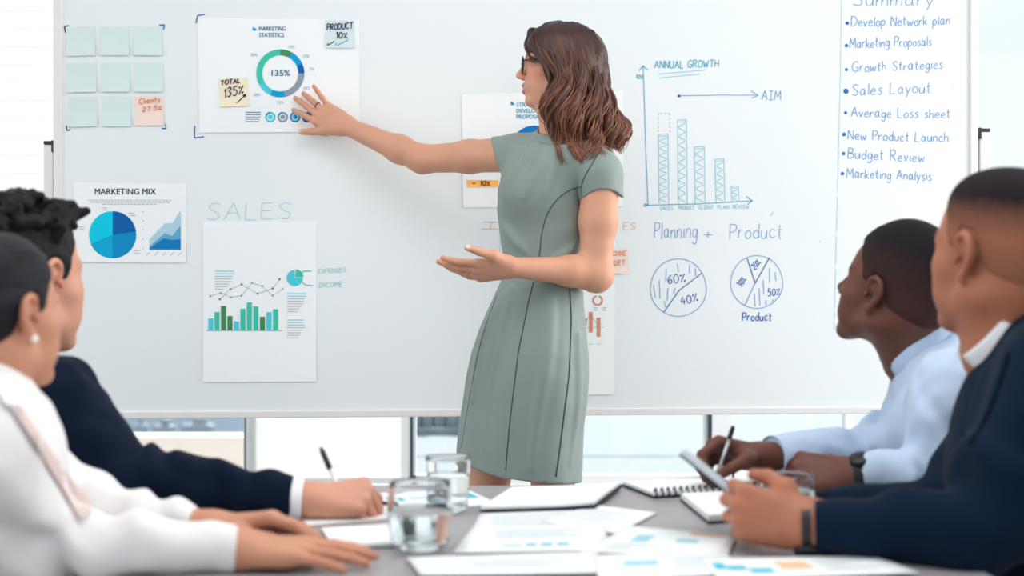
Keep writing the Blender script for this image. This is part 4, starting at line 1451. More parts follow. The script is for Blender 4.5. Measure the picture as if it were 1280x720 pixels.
# ---- dress
SEC = [(186, 640, 748), (200, 632, 744), (215, 627, 737), (235, 622, 731), (262, 621, 730), (290, 624, 730), (318, 628, 725), (344, 629.5, 726), (365, 620, 729),
       (385, 610, 730), (410, 599, 732.5), (440, 589, 736), (470, 583, 737), (500, 579, 735), (530, 575, 731), (560, 571.5, 729), (600, 569, 727), (640, 568, 726)]
zz = np.array([P(640, s_[0], YW)[2] for s_ in SEC])[::-1]
cxs = np.array([P((s_[1] + s_[2]) / 2, 360, YW)[0] for s_ in SEC])[::-1]
wds = np.array([(s_[2] - s_[1]) / 2 / FPX * YW for s_ in SEC])[::-1]
LAT = np.array([WF[1], -WF[0], 0.0]); LAT /= np.linalg.norm(LAT)     # her side axis
WFn = WF / np.linalg.norm(WF)
def dress_loft(X, Y, Z):
    cx = np.interp(Z, zz, cxs)
    W = np.interp(Z, zz, wds)
    x, y = X - cx, Y - YW
    a = (x * LAT[0] + y * LAT[1]) / (W * 1.12)
    b_ = (x * WFn[0] + y * WFn[1]) / (W * 0.865)
    k0 = np.sqrt(a * a + b_ * b_)
    k1 = np.sqrt((a / (W * 1.12)) ** 2 + (b_ / (W * 0.865)) ** 2) + 1e-9
    d = k0 * (k0 - 1) / k1
    return np.maximum(d, Z - zz[-1] + 0.0)
def build_dress(ridges, h=0.004):
    F = Field(np.array([-0.22, 3.26, 0.55]), np.array([0.34, 3.84, 1.54]), h)
    X, Y, Z = F.grid()
    F.V = dress_loft(X, Y, Z).astype(np.float32)
    F.add(rc(P(688, 196, YW), P(648, 195, YW + .07), 0.066, 0.054), 0.03)
    F.add(rc(P(700, 200, YW), P(744, 208, YW - .08), 0.066, 0.054), 0.03)
    F.add(ell(P(668, 238, YW - .05), (0.075, 0.07, 0.07)), 0.05)
    F.add(rc(P(648, 195, YW + .07), P(622, 195, YW + .10), 0.054, 0.050), 0.02)          # sleeves
    F.add(rc(P(742, 207, 3.466), P(744, 222, 3.466), 0.050, 0.046), 0.02)
    F.add(rc(P(699, 172, YW), P(697, 186, YW - .005), 0.058, 0.070), 0.012)              # neckline band
    for pts, rad in ridges:
        F.add(chain(pts, rad), 0.014)
    def folds(X, Y, Z):
        low = np.clip((1.10 - Z) / 0.25, 0, 1)
        n = vnoise(X, Y, Z, (15, 15, 1.8)) * 0.0085 * low
        m = vnoise(X + .3 * Z, Y, Z, (14, 14, 8)) * 0.0014
        wa = np.exp(-((Z - 1.115) / 0.05) ** 2) * vnoise(X, Y, Z, (12, 12, 34)) * 0.004
        th_ = np.arctan2(Y - YW, X - np.interp(Z, zz, cxs))
        fl = np.sin(6.0 * th_ + 1.6 * vnoise(X * 0, Y * 0, Z, (1, 1, 5)) + 0.6) * np.sin(2.0 * th_ + 1.0) * 0.0065 * low
        return n + m + wa + fl
    F.disp(folds)
    def cuts(X, Y, Z):
        # hem (lower towards the right in the picture), sleeve hems, neck hole
        hem = (0.667 - 0.23 * np.clip(X + 0.13, 0, 0.11) - 0.10 * np.clip(X - 0.0, 0, 1)) - Z
        n1 = P(619, 178, 3.68) - P(628, 209, 3.66)
        c1 = P(623, 195, 3.66)
        dL = (ELR - SHR) / np.linalg.norm(ELR - SHR)
        s_1 = (X - c1[0]) * dL[0] + (Y - c1[1]) * dL[1] * .3 + (Z - c1[2]) * (-0.28)
        s_1 = np.where(X < c1[0] + 0.06, s_1, -1)
        s_1 = np.where(Z > 1.36, s_1, -1)
        return np.maximum(hem, s_1)
    F.clip(cuts)
    nk = rc(P(700, 140, YW), P(697, 182, YW - 0.012), 0.050, 0.053)
    core = F.core(0.014) if ridges else None
    F.sub(nk, 0.004)
    return F.surf() + (core,)
v, f, _ = build_dress([])
bv = BVHTree.FromPolygons([tuple(q) for q in v], [tuple(q) for q in f])
CAMP = Vector((0, 0, EYE))
def hit(bvh, px, py, out=0.0):
    d = Vector(P(px, py, 1.0)) - CAMP
    loc, nor, ix, ds = bvh.ray_cast(CAMP, d.normalized())
    if loc is None:
        return None
    return np.array(loc) - np.array(d.normalized()) * out
rid = []
for pl in ([(672, 182), (655, 204), (636, 228)], [(682, 187), (672, 212), (656, 246)], [(690, 190), (688, 214), (680, 246)],
           [(630, 280), (645, 300), (662, 318)], [(692, 330), (708, 316), (720, 302)],
           [(640, 362), (626, 420), (612, 490), (606, 560)], [(690, 372), (684, 440), (672, 520), (664, 585)], [(628, 372), (604, 430), (592, 500)], [(722, 420), (722, 500), (712, 580)]):
    pts = [hit(bv, *q) for q in catmull(pl, 3)]
    pts = [q for q in pts if q is not None]
    if len(pts) > 2:
        m_ = len(pts) - 1
        rid.append((np.array(pts) + np.array([0, 0.0045, 0]), [0.0015 + 0.0115 * math.sin(math.pi * min(1.0, 0.2 + 0.8 * k / m_)) for k in range(m_ + 1)]))
v, f, wcore = build_dress(rid)
reskin(woman, [s1, wcore, s2, s3, s4], woman_skin)
m_dress = mat('sage_dress_fabric', (134, 147, 142), 0.55, 0.4, sheen=0.05, bump=(700, 0.10), noise=(8, 0.05))
dress = mk('dress', v, f, m_dress, woman)
Fs = Field(P(715, 290, 3.3), P(800, 170, 3.60), 0.003)
Fs.add(rc(P(742, 207, 3.466), P(748, 217, 3.462), 0.0535, 0.0545))
Fs.add(rc(P(748, 217, 3.462), P(754, 275, 3.457), 0.0545, 0.0535), 0.02)
Fs.disp(lambda X, Y, Z: vnoise(X, Y, Z, (18, 18, 12)) * 0.0022)
c2 = P(754, 238, 3.455)
Fs.clip(lambda X, Y, Z: c2[2] - 8.0 * (X - c2[0]) ** 2 - Z)
sv, sf = Fs.surf()
mk('sleeve', sv, sf, m_dress, dress)
dress['label'] = 'sage green fitted dress with cap sleeves'
_jv, _jf = join((v, f), (sv, sf))
bv = BVHTree.FromPolygons([tuple(q) for q in _jv], [tuple(q) for q in _jf])
m_seam = mat('dress_seam', (66, 80, 80), 0.8, 0.2)
for pl, r in (([(727, 233), (712, 238), (697, 249), (685, 266), (678, 288), (675, 312), (673, 328)], 0.0012), ([(667, 352), (660, 380), (654, 410), (648, 440), (643, 480), (637, 530), (632, 588)], 0.0014),
              ([(733, 292), (727, 312), (719, 329)], 0.0016), ([(712, 362), (714, 395), (713, 430), (711, 470), (705, 520), (700, 560), (695, 596)], 0.0018),
              ([(621, 370), (608, 405), (598, 440), (590, 480), (583, 520), (577, 560)], 0.0010), ([(752, 186), (740, 205), (728, 228), (727, 250)], 0.0014)):
    pts = [hit(bv, *q, out=0.0003) for q in catmull(pl, 5)]
    pts = [q for q in pts if q is not None]
    b = MB(); b.tube(pts, r, 5); b.build('seam', m_seam, dress)

# ---- eyes, glasses, rings, shoes
m_eye = mat('eye_white', (240, 236, 232), 0.15, 0.5)
m_iris = mat('brown_iris', (58, 36, 26), 0.1, 0.5)
def eyes(head, parent, sides=(-1, 1)):
    for y in sides:
        b = MB(); b.sphere(head.w(0.0715, y * 0.032, 0.003), 0.0122 * head.k, head.R); e_ = b.build('eye', m_eye, parent)
        b = MB(); b.sphere(head.w(0.0795, y * 0.032, 0.003), (0.0048 * head.k, 0.0055 * head.k, 0.0055 * head.k), head.R); b.build('iris', m_iris, e_)
eyes(hd, woman)
sp = empty('eyeglasses', hd.w(0.1, 0, 0)); sp.parent = woman; sp.location = Vector(hd.w(0.1, 0, 0) - woman_base)
m_spec = mat('tortoise_frame', (38, 26, 28), 0.25, 0.5)
b = MB()
for y in (-1, 1):
    rim = [hd.w(0.102 - 0.010 * (abs(y * 0.033 + 0.025 * math.cos(a)) / 0.058) ** 2, y * 0.033 + 0.024 * math.cos(a), 0.0 + 0.023 * math.sin(a)) for a in np.linspace(0, 2 * math.pi, 28, endpoint=False)]
    b.tube(rim, 0.0021, 6, closed=True)
b.tube([hd.w(0.102, -0.009, 0.004), hd.w(0.106, 0, 0.008), hd.w(0.102, 0.009, 0.004)], 0.0018, 6)
b.build('rim', m_spec, sp)
for y in (-1, 1):
    b = MB(); b.tube([hd.w(0.094, y * 0.058, 0.010), hd.w(0.05, y * 0.072, 0.011), hd.w(0.0, y * 0.080, 0.012), hd.w(-0.016, y * 0.080, -0.006)], [0.0020, 0.0018, 0.0016, 0.0018], 6)
    b.build('temple', m_spec, sp)
lg = bpy.data.materials.new('spectacle_lens')
lg.use_nodes = True
nt = lg.node_tree
nt.nodes.clear()
go = nt.nodes.new('ShaderNodeOutputMaterial'); gt = nt.nodes.new('ShaderNodeBsdfTransparent'); gg = nt.nodes.new('ShaderNodeBsdfGlossy'); gm = nt.nodes.new('ShaderNodeMixShader')
gm.inputs[0].default_value = 0.07
gg.inputs['Roughness'].default_value = 0.02
nt.links.new(gt.outputs[0], gm.inputs[1]); nt.links.new(gg.outputs[0], gm.inputs[2]); nt.links.new(gm.outputs[0], go.inputs[0])
for y in (-1, 1):
    b = MB(); b.sphere(hd.w(0.099, y * 0.033, 0.0), (0.0012, 0.0205, 0.0205), hd.R, 20); b.build('lens', lg, sp)
m_silver = mat('silver', (212, 210, 208), 0.2, 0.5, metal=1.0)
m_darkring = mat('dark_ring_metal', (40, 40, 48), 0.3, 0.5)
def finger_ring(H, i, t, r, m, parent, label):
    a, b_ = H['f'][i][0], H['f'][i][1]
    c = a + (b_ - a) * t
    d = (b_ - a) / np.linalg.norm(b_ - a)
    u = np.cross(d, [0, 0, 1]); u /= np.linalg.norm(u)
    w2 = np.cross(d, u)
    q = MB(); q.tube([c + r * (u * math.cos(g_) + w2 * math.sin(g_)) for g_ in np.linspace(0, 2 * math.pi, 20, endpoint=False)], 0.0016, 6, closed=True)
    o = q.build('ring', m, parent)
    o['label'] = label
finger_ring(hR, 2, 0.55, 0.0083, m_darkring, woman, 'thin dark ring on the pointing hand')
finger_ring(hL, 2, 0.55, 0.0083, m_silver, woman, 'silver ring on the open hand')
m_shoe = mat('black_leather', (24, 24, 28), 0.35)
for px, yy in ((607, 3.60), (694, 3.50)):
    an = P(px + 12, 850, yy + 0.03)
    F5 = Field(np.array([an[0] - .22, an[1] - .18, -0.005]), np.array([an[0] + .08, an[1] + .09, 0.13]), 0.004)
    F5.add(rc((an[0], an[1], 0.085), (an[0] - .08, an[1] - .065, 0.042), 0.036, 0.036)); F5.add(rc((an[0] - .08, an[1] - .065, 0.036), (an[0] - .14, an[1] - .115, 0.028), 0.036, 0.022), 0.02)
    F5.add(rc((an[0] + .015, an[1] + .012, 0.09), (an[0] + .02, an[1] + .016, 0.012), 0.022, 0.010), 0.01)
    F5.sub(ell((an[0] - .02, an[1] - .016, 0.13), (0.06, 0.045, 0.03), frame((-.77, -.64, 0))), 0.01)
    v, f = F5.surf(); mk('shoe', v, f, m_shoe, woman)

# ---- hair: a base volume and wavy locks
m_hair = mat('brown_hair', None, 0.42, 0.45, vcol=True)
Fh = Field(np.array([-0.06, 3.36, 1.37]), np.array([0.38, 3.74, 1.79]), 0.0035)
Fh.add(hd.E((-0.018, 0, 0.040), (0.104, 0.082, 0.086)))
Fh.add(hd.E((0.020, 0, 0.044), (0.072, 0.070, 0.074)), 0.03)
Fh.add(rc(P(724, 80, YW), P(730, 128, YW), 0.070, 0.056), 0.04)
Fh.add(rc(P(730, 128, YW), P(748, 168, YW + .01), 0.060, 0.036), 0.03)
Fh.add(rc(P(706, 96, YW - .062), P(712, 168, YW - .075), 0.028, 0.018), 0.02)
fc = hd.E((0.080, 0.0, -0.05), (0.062, 0.09, 0.085))
Fh.sub(fc, 0.012)
Fh.disp(lambda X, Y, Z: vnoise(X, Y, Z, (60, 60, 22)) * 0.004)
v, f = Fh.surf()
bvh_h = BVHTree.FromPolygons([tuple(q) for q in v], [tuple(q) for q in f])
g1 = [[(676, 36, .0), (664, 46, -.035), (668, 66, -.066), (684, 86, -.078), (690, 106, -.084), (683, 124, -.084), (682, 142, -.08), (693, 160, -.082), (702, 182, -.088), (714, 208, -.09)],
      [(690, 31, -.005), (687, 50, -.055), (697, 74, -.082), (703, 98, -.090), (697, 124, -.098), (704, 148, -.104), (714, 172, -.106), (722, 198, -.106)],
      [(706, 29, -.005), (713, 48, -.055), (722, 76, -.084), (724, 104, -.095), (720, 130, -.104), (728, 152, -.108), (736, 172, -.106), (730, 204, -.106)],
      [(720, 31, -.0), (736, 52, -.042), (746, 82, -.062), (749, 110, -.070), (750, 136, -.076), (760, 156, -.078), (764, 176, -.075), (772, 188, -.07)],
      [(728, 34, .01), (750, 58, 0), (760, 88, -.005), (764, 116, -.01), (767, 140, -.01), (778, 160, -.015), (781, 176, -.01), (787, 193, -.01)]]
def resample(g_, n):
    g_ = catmull([(a, b_, c) for a, b_, c in g_], 8)
    t = np.linspace(0, len(g_) - 1, n)
    return np.stack([np.interp(t, np.arange(len(g_)), g_[:, k]) for k in range(3)], 1)
NP = 30
G = np.array([resample(q, NP) for q in g1])
HV, HF, HC = [v], [], []
nb_ = len(v)
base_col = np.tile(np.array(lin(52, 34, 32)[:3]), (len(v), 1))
HC.append(base_col)
faces_h = [tuple(q) for q in f]
def add_lock(path, rad, col0, col1, seg=5):
    global nb_
    vv, ff = sweep(path, rad, seg)
    n = len(path)
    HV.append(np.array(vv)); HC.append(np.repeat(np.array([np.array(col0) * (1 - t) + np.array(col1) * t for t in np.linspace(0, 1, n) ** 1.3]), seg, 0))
    for q in ff:
        faces_h.append(tuple(k + nb_ for k in q))
    nb_ += len(vv)
rh = np.random.default_rng(11)
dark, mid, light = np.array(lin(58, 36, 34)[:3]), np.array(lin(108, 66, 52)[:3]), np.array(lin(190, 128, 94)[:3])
tt = np.linspace(0, 1, NP)
for k in range(1000):
    thin = k >= 330
    s_ = rh.uniform(0, 4)
    i0 = min(int(s_), 3); fr = s_ - i0
    g_ = G[i0] * (1 - fr) + G[i0 + 1] * fr
    depth = abs(rh.normal(0, 0.022)) if not thin else abs(rh.normal(-0.002, 0.012))
    if rh.random() < 0.18:
        depth += rh.uniform(0.02, 0.10)
    ph = round(s_ * 3.2) * 2.1 + s_ * 1.2 + rh.normal(0, 0.42)
    amp = np.clip((tt - 0.25) / 0.4, 0, 1) ** 1.2 * (9.5 + rh.normal(0, 2.0))
    fq = 1.75 + 0.35 * math.sin(round(s_ * 3.2) * 2.7)
    wob = np.sin(2 * math.pi * fq * tt + ph)
    wob2 = np.cos(2 * math.pi * fq * tt + ph)
    endp = rh.uniform(0.80, 1.0)
    tt_idx = np.linspace(0, (NP - 1) * endp, NP)
    gx = np.interp(tt_idx, np.arange(NP), g_[:, 0]) + wob * amp + rh.normal(0, 1.0) * (0.4 + tt)
    gy = np.interp(tt_idx, np.arange(NP), g_[:, 1]) + rh.normal(0, 1.0)
    gd = np.interp(tt_idx, np.arange(NP), g_[:, 2]) + depth * np.clip(tt * 3, 0.2, 1) + wob2 * amp * 0.0022
    path = np.array([P(a, b_, YW + d) for a, b_, d in zip(gx, gy, gd)])
    if depth < 0.045:
        for j in range(NP):
            hp = hit(bvh_h, gx[j], gy[j])
            if hp is not None:
                path[j] = P(gx[j], gy[j], min(path[j][1], hp[1] + (-0.0006 if thin else 0.0025) - wob2[j] * amp[j] * 0.0007))
    u = rh.random()
    if thin:
        rad = np.interp(tt, [0, .1, .7, 1], [0.0008, 0.0011, 0.0011, 0.0004])
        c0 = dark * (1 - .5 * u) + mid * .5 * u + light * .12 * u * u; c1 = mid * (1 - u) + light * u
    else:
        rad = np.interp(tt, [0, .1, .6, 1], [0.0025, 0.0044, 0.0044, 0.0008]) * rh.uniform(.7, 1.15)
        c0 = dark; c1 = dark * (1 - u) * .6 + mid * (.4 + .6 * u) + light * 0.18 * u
    for j in range(NP // 2, NP):
        hp = hit(bv, gx[j], gy[j])
        if hp is not None:
            path[j] = P(gx[j], gy[j], min(path[j][1], hp[1] - 0.004 - 0.004 * rh.random()))
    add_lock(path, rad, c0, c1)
for k in range(60):                                  # far-side hair showing beside the neck, and the fringe edge
    o_ = rh.normal(0, 2.0)
    if k < 36:
        pl = [(694 + o_, 128, .05), (686 + o_, 148, .055), (676 + o_, 163, .05), (664 + o_ * .6, 171 + o_ * .6, .035), (656 + rh.normal(0, 2), 176 + rh.normal(0, 2), .03)]
    else:
        pl = [(678 + o_, 36, .02), (664 + o_ * .5, 42 + o_, .0), (657 + abs(o_) * .6, 52, .0), (657 + abs(o_), 62, -.02), (666 + o_, 78, -.06)]
    pth = np.array([P(a, b_, YW + d) for a, b_, d in catmull(pl, 5)])
    tq = np.linspace(0, 1, len(pth))
    add_lock(pth, np.interp(tq, [0, .2, .7, 1], [.002, .0034, .003, .0006]), dark, mid * .7 + dark * .3)
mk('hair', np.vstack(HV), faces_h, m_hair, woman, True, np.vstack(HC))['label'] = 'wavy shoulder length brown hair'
# ------------------------------------------------------------------ the seated people
m_short = mat('short_black_hair', None, 0.7, 0.12, vcol=True, bump=(1400, 0.35))
m_darkhair = mat('dark_hair', None, 0.42, 0.14, vcol=True, bump=(420, 0.35))
m_navy = mat('navy_suit_wool', (10, 23, 43), 0.9, 0.1, sheen=0.04, bump=(900, 0.12), noise=(10, 0.10))
m_navy2 = mat('navy_blazer_wool', (9, 27, 48), 0.9, 0.1, sheen=0.04, bump=(900, 0.12), noise=(10, 0.10))
m_cuff = mat('white_shirt_cotton', (238, 239, 242), 0.7, 0.2, bump=(500, 0.08))
m_blouse = mat('cream_blazer_fabric', (236, 233, 233), 0.75, 0.2, sheen=0.2, bump=(500, 0.10), noise=(7, 0.03))
m_lapel = mat('blush_lapel_fabric', (216, 196, 191), 0.7, 0.2, bump=(500, 0.10))
m_blue = mat('pale_blue_cotton', (188, 208, 232), 0.7, 0.2, sheen=0.15, bump=(600, 0.10), noise=(9, 0.05))
m_trouser = mat('dark_trouser_cloth', (34, 38, 48), 0.85, 0.2)
m_band = mat('dark_watch_strap', (30, 32, 38), 0.4, 0.4)

def seg_noise(F, amp, sc=26.0, stretch=None):
    F.disp(lambda X, Y, Z: vnoise(X, Y, Z, stretch or sc) * amp)

def elbow_folds(F, c, axis, amp=0.006, n=70.0, reach=0.09):
    """cloth creases running round the sleeve near a bend"""
    c, a = vec(c), vec(axis) / np.linalg.norm(axis)
    def fn(X, Y, Z):
        x, y, z = X - c[0], Y - c[1], Z - c[2]
        s_ = x * a[0] + y * a[1] + z * a[2]
        d2 = x * x + y * y + z * z
        return amp * np.exp(-d2 / reach ** 2) * np.sin(n * s_ + 2.2 * vnoise(X, Y, Z, 14.0))
    F.disp(fn)

def cuff_ring(a, b_, r0, r1, m, parent, name='cuff', th=0.003):
    """an open cloth cuff round the wrist, from a to b_"""
    a, b_ = vec(a), vec(b_)
    d = b_ - a
    t = d / np.linalg.norm(d)
    u = np.cross(t, [0, 0, 1]); u /= np.linalg.norm(u)
    w2 = np.cross(u, t)
    prof = [(0, r0), (0.25, r0 * 1.01), (0.8, r1 * 1.0), (0.97, r1), (1.0, r1 - th * .5), (0.97, r1 - th), (0.3, r0 - th * 1.5)]
    b = MB()
    n = 28
    vs, fs = [], []
    for k in range(n):
        g_ = 2 * math.pi * k / n
        for s_, r in prof:
            vs.append(a + d * s_ + r * (u * math.cos(g_) + w2 * math.sin(g_)))
    q = len(prof)
    for k in range(n):
        for i_ in range(q - 1):
            fs.append((k * q + i_, k * q + i_ + 1, ((k + 1) % n) * q + i_ + 1, ((k + 1) % n) * q + i_))
    b.add(vs, fs)
    return b.build(name, m, parent)

def wrist_watch(c, axis, r, m, parent, face_dir, label=None, name='wristwatch', width=0.016):
    c, t = vec(c), vec(axis) / np.linalg.norm(axis)
    u = vec(face_dir) - t * np.dot(face_dir, t); u /= np.linalg.norm(u)
    w2 = np.cross(t, u)
    b = MB()
    ring_ = [c + r * (u * math.cos(g_) + w2 * math.sin(g_)) for g_ in np.linspace(0, 2 * math.pi, 28, endpoint=False)]
    b.tube(ring_, width / 2, 8, closed=True, flat=(0.25, 1.0) if False else None) if False else None
    vs, fs = [], []
    for k in range(28):
        d = (ring_[k] - c) / r
        for o_, s_ in ((0, -.5), (0.0025, -.5), (0.0025, .5), (0, .5)):
            vs.append(ring_[k] + d * o_ + t * s_ * width)
    for k in range(28):
        for i_ in range(4):
            fs.append((k * 4 + i_, k * 4 + (i_ + 1) % 4, ((k + 1) % 28) * 4 + (i_ + 1) % 4, ((k + 1) % 28) * 4 + i_))
    b.add(vs, fs)
    o = b.build(name, m, parent, smooth=False)
    q = MB()
    R = np.stack([w2, t, u], 1)
    prof = [(0, 0.004), (0.015, 0.004), (0.017, 0.002), (0.017, -0.004), (0, -0.004)]
    q.lathe(prof, (0, 0, 0), 24)
    mk('watch_case', np.array(q.v) @ R.T + c + u * (r + 0.004), q.f, m_steel if label is None else m_band, o)
    if label:
        o['label'] = label
    return o

def legs_on_chair(person, hip, face, right, z_seat=0.46, m=m_trouser):
    """seated trousers and shoes under the table"""
    hip, fc, rt = vec(hip), vec(face), vec(right)
    F = Field(hip - np.array([0.75, 0.75, 0.56]), hip + np.array([0.75, 0.75, 0.25]), 0.009)
    F.add(ell(hip + np.array([0, 0, 0.02]), (0.15, 0.17, 0.12), frame(fc)))
    feet = []
    for s_ in (-1, 1):
        h_ = hip + rt * s_ * 0.09
        k_ = h_ + fc * 0.40 + rt * s_ * 0.03 + np.array([0, 0, 0.02])
        a_ = k_ + fc * 0.03; a_ = np.array([a_[0], a_[1], 0.09])
        F.add(rc(h_, k_, 0.085, 0.062), 0.04); F.add(rc(k_, a_, 0.062, 0.045), 0.03)
        feet.append(a_)
    v, f = F.surf()
    mk('trousers', v, f, m, person)
    for a_ in feet:
        G_ = Field(a_ - np.array([0.25, 0.25, 0.09]), a_ + np.array([0.25, 0.25, 0.08]), 0.006)
        G_.add(rc(a_ + np.array([0, 0, -.02]), a_ + np.array([0, 0, -0.05]), 0.042, 0.038)); G_.add(rc(a_ + np.array([0, 0, -.05]), a_ + fc * 0.14 + np.array([0, 0, -0.058]), 0.037, 0.030), 0.02)
        X, Y, Z = G_.grid()
        G_.V = np.maximum(G_.V, 0.002 - Z).astype(np.float32)
        v, f = G_.surf(); mk('shoe', v, f, m_shoe, person)

m_seatfab = mat('charcoal_seat_fabric', (58, 62, 70), 0.9, 0.2)
def make_chair(hip, face, right, label):
    hip, fc, rt = vec(hip), vec(face), vec(right)
    R = np.stack([fc, -rt, np.array([0, 0, 1.0])], 1)
    r = empty('office_chair', (hip[0], hip[1], 0))
    tag(r, label, 'chair', 'chairs at the conference table')
    zt = hip[2] - 0.105
    b = MB(); b.box((hip[0] + fc[0] * .08, hip[1] + fc[1] * .08, zt - 0.03), (0.46, 0.46, 0.06), R, 0.02); b.build('seat', m_seatfab, r)
    c = hip - fc * 0.21
    b = MB(); b.box((c[0], c[1], zt + 0.20), (0.04, 0.40, 0.30), R, 0.015); b.build('backrest', m_seatfab, r)
    b = MB(); b.tube([np.array([c[0], c[1], zt - .05]), np.array([c[0], c[1], zt + .12])], 0.014); b.build('back_support', m_steel, r)
    b = MB(); b.tube([np.array([hip[0], hip[1], zt - .05]), np.array([hip[0], hip[1], 0.10])], 0.025, 14); b.build('column', m_steel, r)
    for k in range(5):
        a = 2 * math.pi * k / 5 + 0.3
        e = np.array([hip[0] + .20 * math.cos(a), hip[1] + .20 * math.sin(a), 0.055])
        b = MB(); b.tube([np.array([hip[0], hip[1], 0.11]), e], [0.022, 0.014]); b.sphere((e[0], e[1], 0.028), (0.026, 0.026, 0.028), seg=12); b.build('leg', m_cap, r)
    return r

def headfield(hd_, h=0.0026, male=True, neck=None, nr=0.056):
    e = 0.19 * hd_.k
    lo, hi = hd_.c - e, hd_.c + e
    if neck is not None:
        lo = np.minimum(lo, vec(neck) - 0.09); hi = np.maximum(hi, vec(neck) + 0.09)
    F = Field(lo, hi, h)
    hd_.build(F, male=male)
    if neck is not None:
        F.add(rc(hd_.w(-0.030, 0, -0.045), neck, nr, nr * 1.08), 0.03)
        for y in (-1, 1):
            F.add(rc(hd_.w(-0.02, y * 0.050, -0.05), vec(neck) + hd_.R[:, 0] * 0.04, 0.013, 0.012), 0.03)
    return F

def skin_person(hd_, V, hands_, rgb, lip, brow, ear_tone):
    c = skin_cols(V, rgb, 0.06)
    L = hd_.loc(V)
    g = lambda c_, r: np.exp(-(((L - np.array(c_)) / np.array(r)) ** 2).sum(1))
    c = blend(c, 1.2 * (g((0.092, 0, -0.054), (0.014, 0.024, 0.0065)) + g((0.090, 0, -0.071), (0.014, 0.022, 0.0075))), lip)
    for y in (-1, 1):
        c = blend(c, 1.1 * g((0.083, y * 0.036, 0.027), (0.02, 0.022, 0.006)), brow)
        c = blend(c, 0.5 * g((-0.004, y * 0.084, 0.0), (0.03, 0.012, 0.04)), ear_tone)
        c = blend(c, 0.5 * g((0.000, y * 0.080, -0.004), (0.008, 0.008, 0.010)), tuple(int(q * .55) for q in ear_tone))
    for H in hands_:
        for pts in H['f'] + [H['t']]:
            for q, a, r in ((pts[-1], 0.45, 0.010), (pts[1], 0.3, 0.011), (pts[2], 0.3, 0.009)):
                c = blend(c, a * np.exp(-((V - q) ** 2).sum(1) / r ** 2), ear_tone)
    return c

def hand_patch(spec, h=0.0026):
    """hand plus forearm stub: spec = dict(wrist, elbow, f, palm, left, ...)"""
    W_, E_ = vec(spec['wrist']), vec(spec['elbow'])
    F = Field(W_ - 0.21, W_ + 0.21, h)
    d = (E_ - W_) / np.linalg.norm(E_ - W_)
    H = hand(F, W_, spec['f'], spec['palm'], spec['left'], spec.get('size', 1.0), spec.get('fingers'), spec.get('thumb'), spec.get('thick', 1.0))
    F.add(rc(W_ + d * 0.10, W_, spec.get('rf', 0.031), spec.get('rw', 0.024)), 0.02)
    return F.surf(), H

CAP = [(-0.2, -0.060), (-0.09, -0.060), (-0.045, -0.052), (-0.024, -0.02), (-0.018, 0.030), (0.006, 0.034), (0.012, 0.004), (0.030, 0.002), (0.036, 0.030), (0.052, 0.050), (0.066, 0.078), (0.2, 0.088)]

# ============ woman in white, nearest on the left
YA = 1.78
h1 = Head(P(-8, 396, YA + .03), (math.cos(math.radians(62)), math.sin(math.radians(62)), 0), pitch=6, k=0.86)
nk = P(-28, 520, YA + 0.02)
base = np.array([nk[0] - 0.05, YA, 0.0])
sA = headfield(h1, male=False, neck=nk, nr=0.047).surf()
lw_w, lw_e = P(300, 687, 1.765), P(20, 678, 1.72)
lf_w, lf_e = P(262, 661, 1.915), P(122, 645, 1.93)
sB, HB = hand_patch(dict(wrist=lw_w, elbow=lw_e, f=(1, 0.04, -0.035), palm=(0, 0.12, -1), left=False, size=0.86,
    fingers=[(6, 4, 5, 4), (2, 4, 6, 4), (-2, 4, 6, 5), (-7, 5, 7, 5)], thumb=[(0.018, 0.016, -0.006), (0.045, 0.036, -0.014), (0.072, 0.046, -0.018), (0.094, 0.050, -0.020)]))
sC, HC_ = hand_patch(dict(wrist=lf_w, elbow=lf_e, rf=0.024, rw=0.0225, f=(1, 0.02, 0.10), palm=(0, -0.25, -1), left=True, size=0.90,
    fingers=[(4, 22, 16, 10), (1, 24, 18, 10), (-3, 26, 18, 10), (-8, 28, 18, 10)], thumb=[(0.018, 0.018, -0.008), (0.046, 0.034, -0.016), (0.074, 0.040, -0.022), (0.096, 0.038, -0.026)]))
V, Fc = join(sA, sB, sC)
seatA = mk('person', V, Fc, m_skin, None, True, skin_person(h1, V, (HB, HC_), (200, 142, 114), (170, 92, 84), (60, 40, 36), (200, 122, 98)), None, base)
tag(seatA, 'seated woman in a cream blazer with slicked dark hair, hands flat on the table', 'person')
eyes(h1, seatA)
def hairtone(a, b_, sc=(90, 90, 30)):
    def fn(L):
        n = 0.5 + 0.5 * vnoise(L[:, 0], L[:, 1], L[:, 2], sc)
        A, B = np.array(lin(*a)[:3]), np.array(lin(*b_)[:3])
        return A + (B - A) * n[:, None]
    return fn
SLICK = [(-0.2, -0.058), (-0.09, -0.058), (-0.05, -0.05), (-0.026, -0.022), (-0.020, 0.022), (0.004, 0.034), (0.012, 0.008), (0.026, 0.004), (0.034, 0.030), (0.050, 0.046), (0.068, 0.074), (0.2, 0.085)]
h1.hairline(SLICK, 0.009, 'hair', m_darkhair, seatA, 0.003, lambda X, Y, Z: vnoise(X, Y, Z, (20, 20, 150)) * 0.0016,
            extra=[(h1.E((-0.145, 0, 0.035), (0.042, 0.045, 0.042)), 0.02)], color=hairtone((14, 14, 20), (38, 37, 44), (20, 20, 160)))
q = MB(); q.sphere(h1.w(-0.004, -0.084, -0.031), 0.0052, seg=12); q.build('earring', mat('pearl', (244, 238, 230), 0.2, 0.6), seatA)
Fb = Field(np.array([-1.15, 1.40, 0.50]), np.array([-0.28, 2.14, 1.16]), 0.0048)
ch = P(-70, 690, YA)
Fb.add(ell(P(-80, 720, YA) + np.array([0, 0.02, -0.04]), (0.155, 0.19, 0.22), frame((1, .25, 0))))
